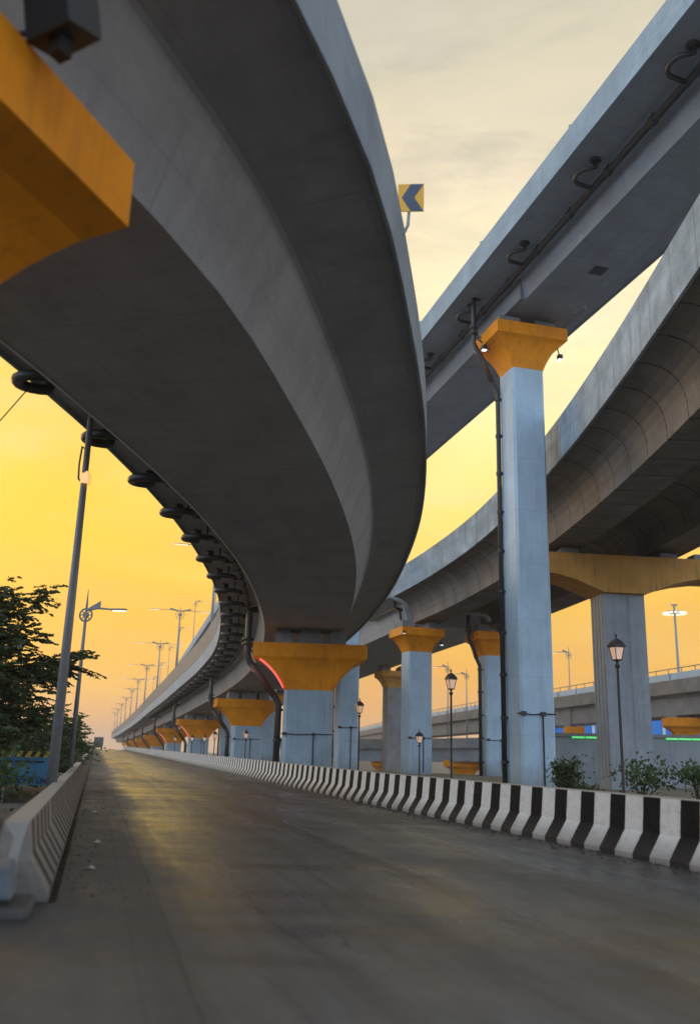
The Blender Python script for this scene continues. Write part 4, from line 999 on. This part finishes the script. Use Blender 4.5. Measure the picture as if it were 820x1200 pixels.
right = ramp(zc_, [(0.0, (.84, .45, .17)), (.06, (.96, .49, .09)), (.16, (1.02, .58, .08)), (.26, (1.10, .84, .20)), (.36, (1.15, .99, .44)), (.46, (1.12, .97, .60)), (.56, (.92, .79, .56)), (.64, (.76, .68, .50)), (.74, (.58, .54, .43)), (.86, (.75, .84, 1.0)), (1.0, (.80, .92, 1.15))])  # topmost stops of both ramps, above the view, raised as cool fill
fr = mixc(nt, rng(nt, sp.outputs['X'], -.28, .10), left, right)
fr = mixc(nt, rng(nt, sp.outputs['X'], .46, .78), fr, ramp(sp.outputs['Z'], [(0.0, (2.9, 2.5, 2.1)), (.4, (2.6, 2.45, 2.3)), (1.0, (.8, .92, 1.15))]))  # sky right of the frame brightened as added fill for webs and pillars
back = ramp(sp.outputs['Z'], [(0.0, (1.0, 1.15, 1.4)), (.2, (1.35, 1.75, 2.3)), (.6, (1.25, 1.7, 2.3)), (1.0, (.75, .88, 1.1))])  # unseen sky behind the camera, boosted as blue fill for the pillars
colr = mixc(nt, rng(nt, sp.outputs['Y'], .30, -.30), fr, back)
cs_ = noise(nt, mapping(nt, dirv, (1.2, 1, 5.0), (0, R(14), 0)), 3.4, 8, 0.65, .6)
colr = mixc(nt, math_(nt, 'MULTIPLY', rng(nt, cs_, .46, .68, 0, .5), rng(nt, sp.outputs['Z'], .30, .62, .22, 1)), colr, (.46, .43, .37))
colr = mixc(nt, math_(nt, 'MULTIPLY', rng(nt, cl, .50, .70, 0, .35), rng(nt, sp.outputs['Z'], .2, .6, .3, 1)), colr, (1.0, .90, .68))
bg2 = N(nt, 'ShaderNodeBackground'); L(nt, colr, bg2.inputs['Color']); bg2.inputs['Strength'].default_value = 1.0
ad = N(nt, 'ShaderNodeAddShader'); L(nt, bg1.outputs[0], ad.inputs[0]); L(nt, bg2.outputs[0], ad.inputs[1]); L(nt, ad.outputs[0], out.inputs['Surface'])
ld = bpy.data.lights.new('sun', 'SUN'); ld.energy = 0.5; ld.angle = R(12); ld.color = (1.0, .66, .34)
lo = bpy.data.objects.new('sun', ld); C.objects.link(lo)
sd = Vector((math.sin(SUN_AZ) * math.cos(SUN_EL), math.cos(SUN_AZ) * math.cos(SUN_EL), math.sin(SUN_EL)))
lo.rotation_euler = sd.to_track_quat('Z', 'Y').to_euler()

# ------------------------------------------------------------------ haze
hz = bpy.data.materials.new('haze_air'); hz.use_nodes = True; hn = hz.node_tree; hn.nodes.clear()
ho = N(hn, 'ShaderNodeOutputMaterial'); pv = N(hn, 'ShaderNodeVolumePrincipled'); pv.inputs['Color'].default_value = (.95, .90, .86, 1); pv.inputs['Density'].default_value = HAZE; pv.inputs['Anisotropy'].default_value = .3
L(hn, pv.outputs[0], ho.inputs['Volume'])
mb = MB(); mb.box((0, 1100, 16), (3100, 2950, 47)); tag(mb.build('haze', hz), 'thin warm evening haze over the whole scene', 'haze', kind='stuff')

# ------------------------------------------------------------------ camera
cam = bpy.data.cameras.new('camera'); co = bpy.data.objects.new('camera', cam); C.objects.link(co); sc.camera = co
cam.sensor_fit = 'VERTICAL'; cam.sensor_height = 36; cam.sensor_width = 24.6; cam.lens = 31.5; cam.clip_start = .05; cam.clip_end = 12000
th = math.atan(284 / 1050); ro = R(1.5)
fwd = Vector((0, math.cos(th), math.sin(th))); upv = Vector((0, -math.sin(th), math.cos(th))); rt = Vector((1, 0, 0))
# roll: image-up tilts to the right
u2 = upv * math.cos(ro) - rt * math.sin(ro); r2 = rt * math.cos(ro) + upv * math.sin(ro)
mw = Matrix((r2, u2, -fwd)).transposed().to_4x4(); mw.translation = Vector((0, 0, 1.5)); co.matrix_world = mw
cam.dof.use_dof = True; cam.dof.focus_distance = 32; cam.dof.aperture_fstop = 0.62
vs_ = sc.view_settings; vs_.view_transform = 'Standard'; vs_.look = 'None'; vs_.gamma = 1; vs_.exposure = 0; vs_.use_curve_mapping = False
sc.render.engine = 'CYCLES'; sc.cycles.use_denoising = True; sc.cycles.max_bounces = 6
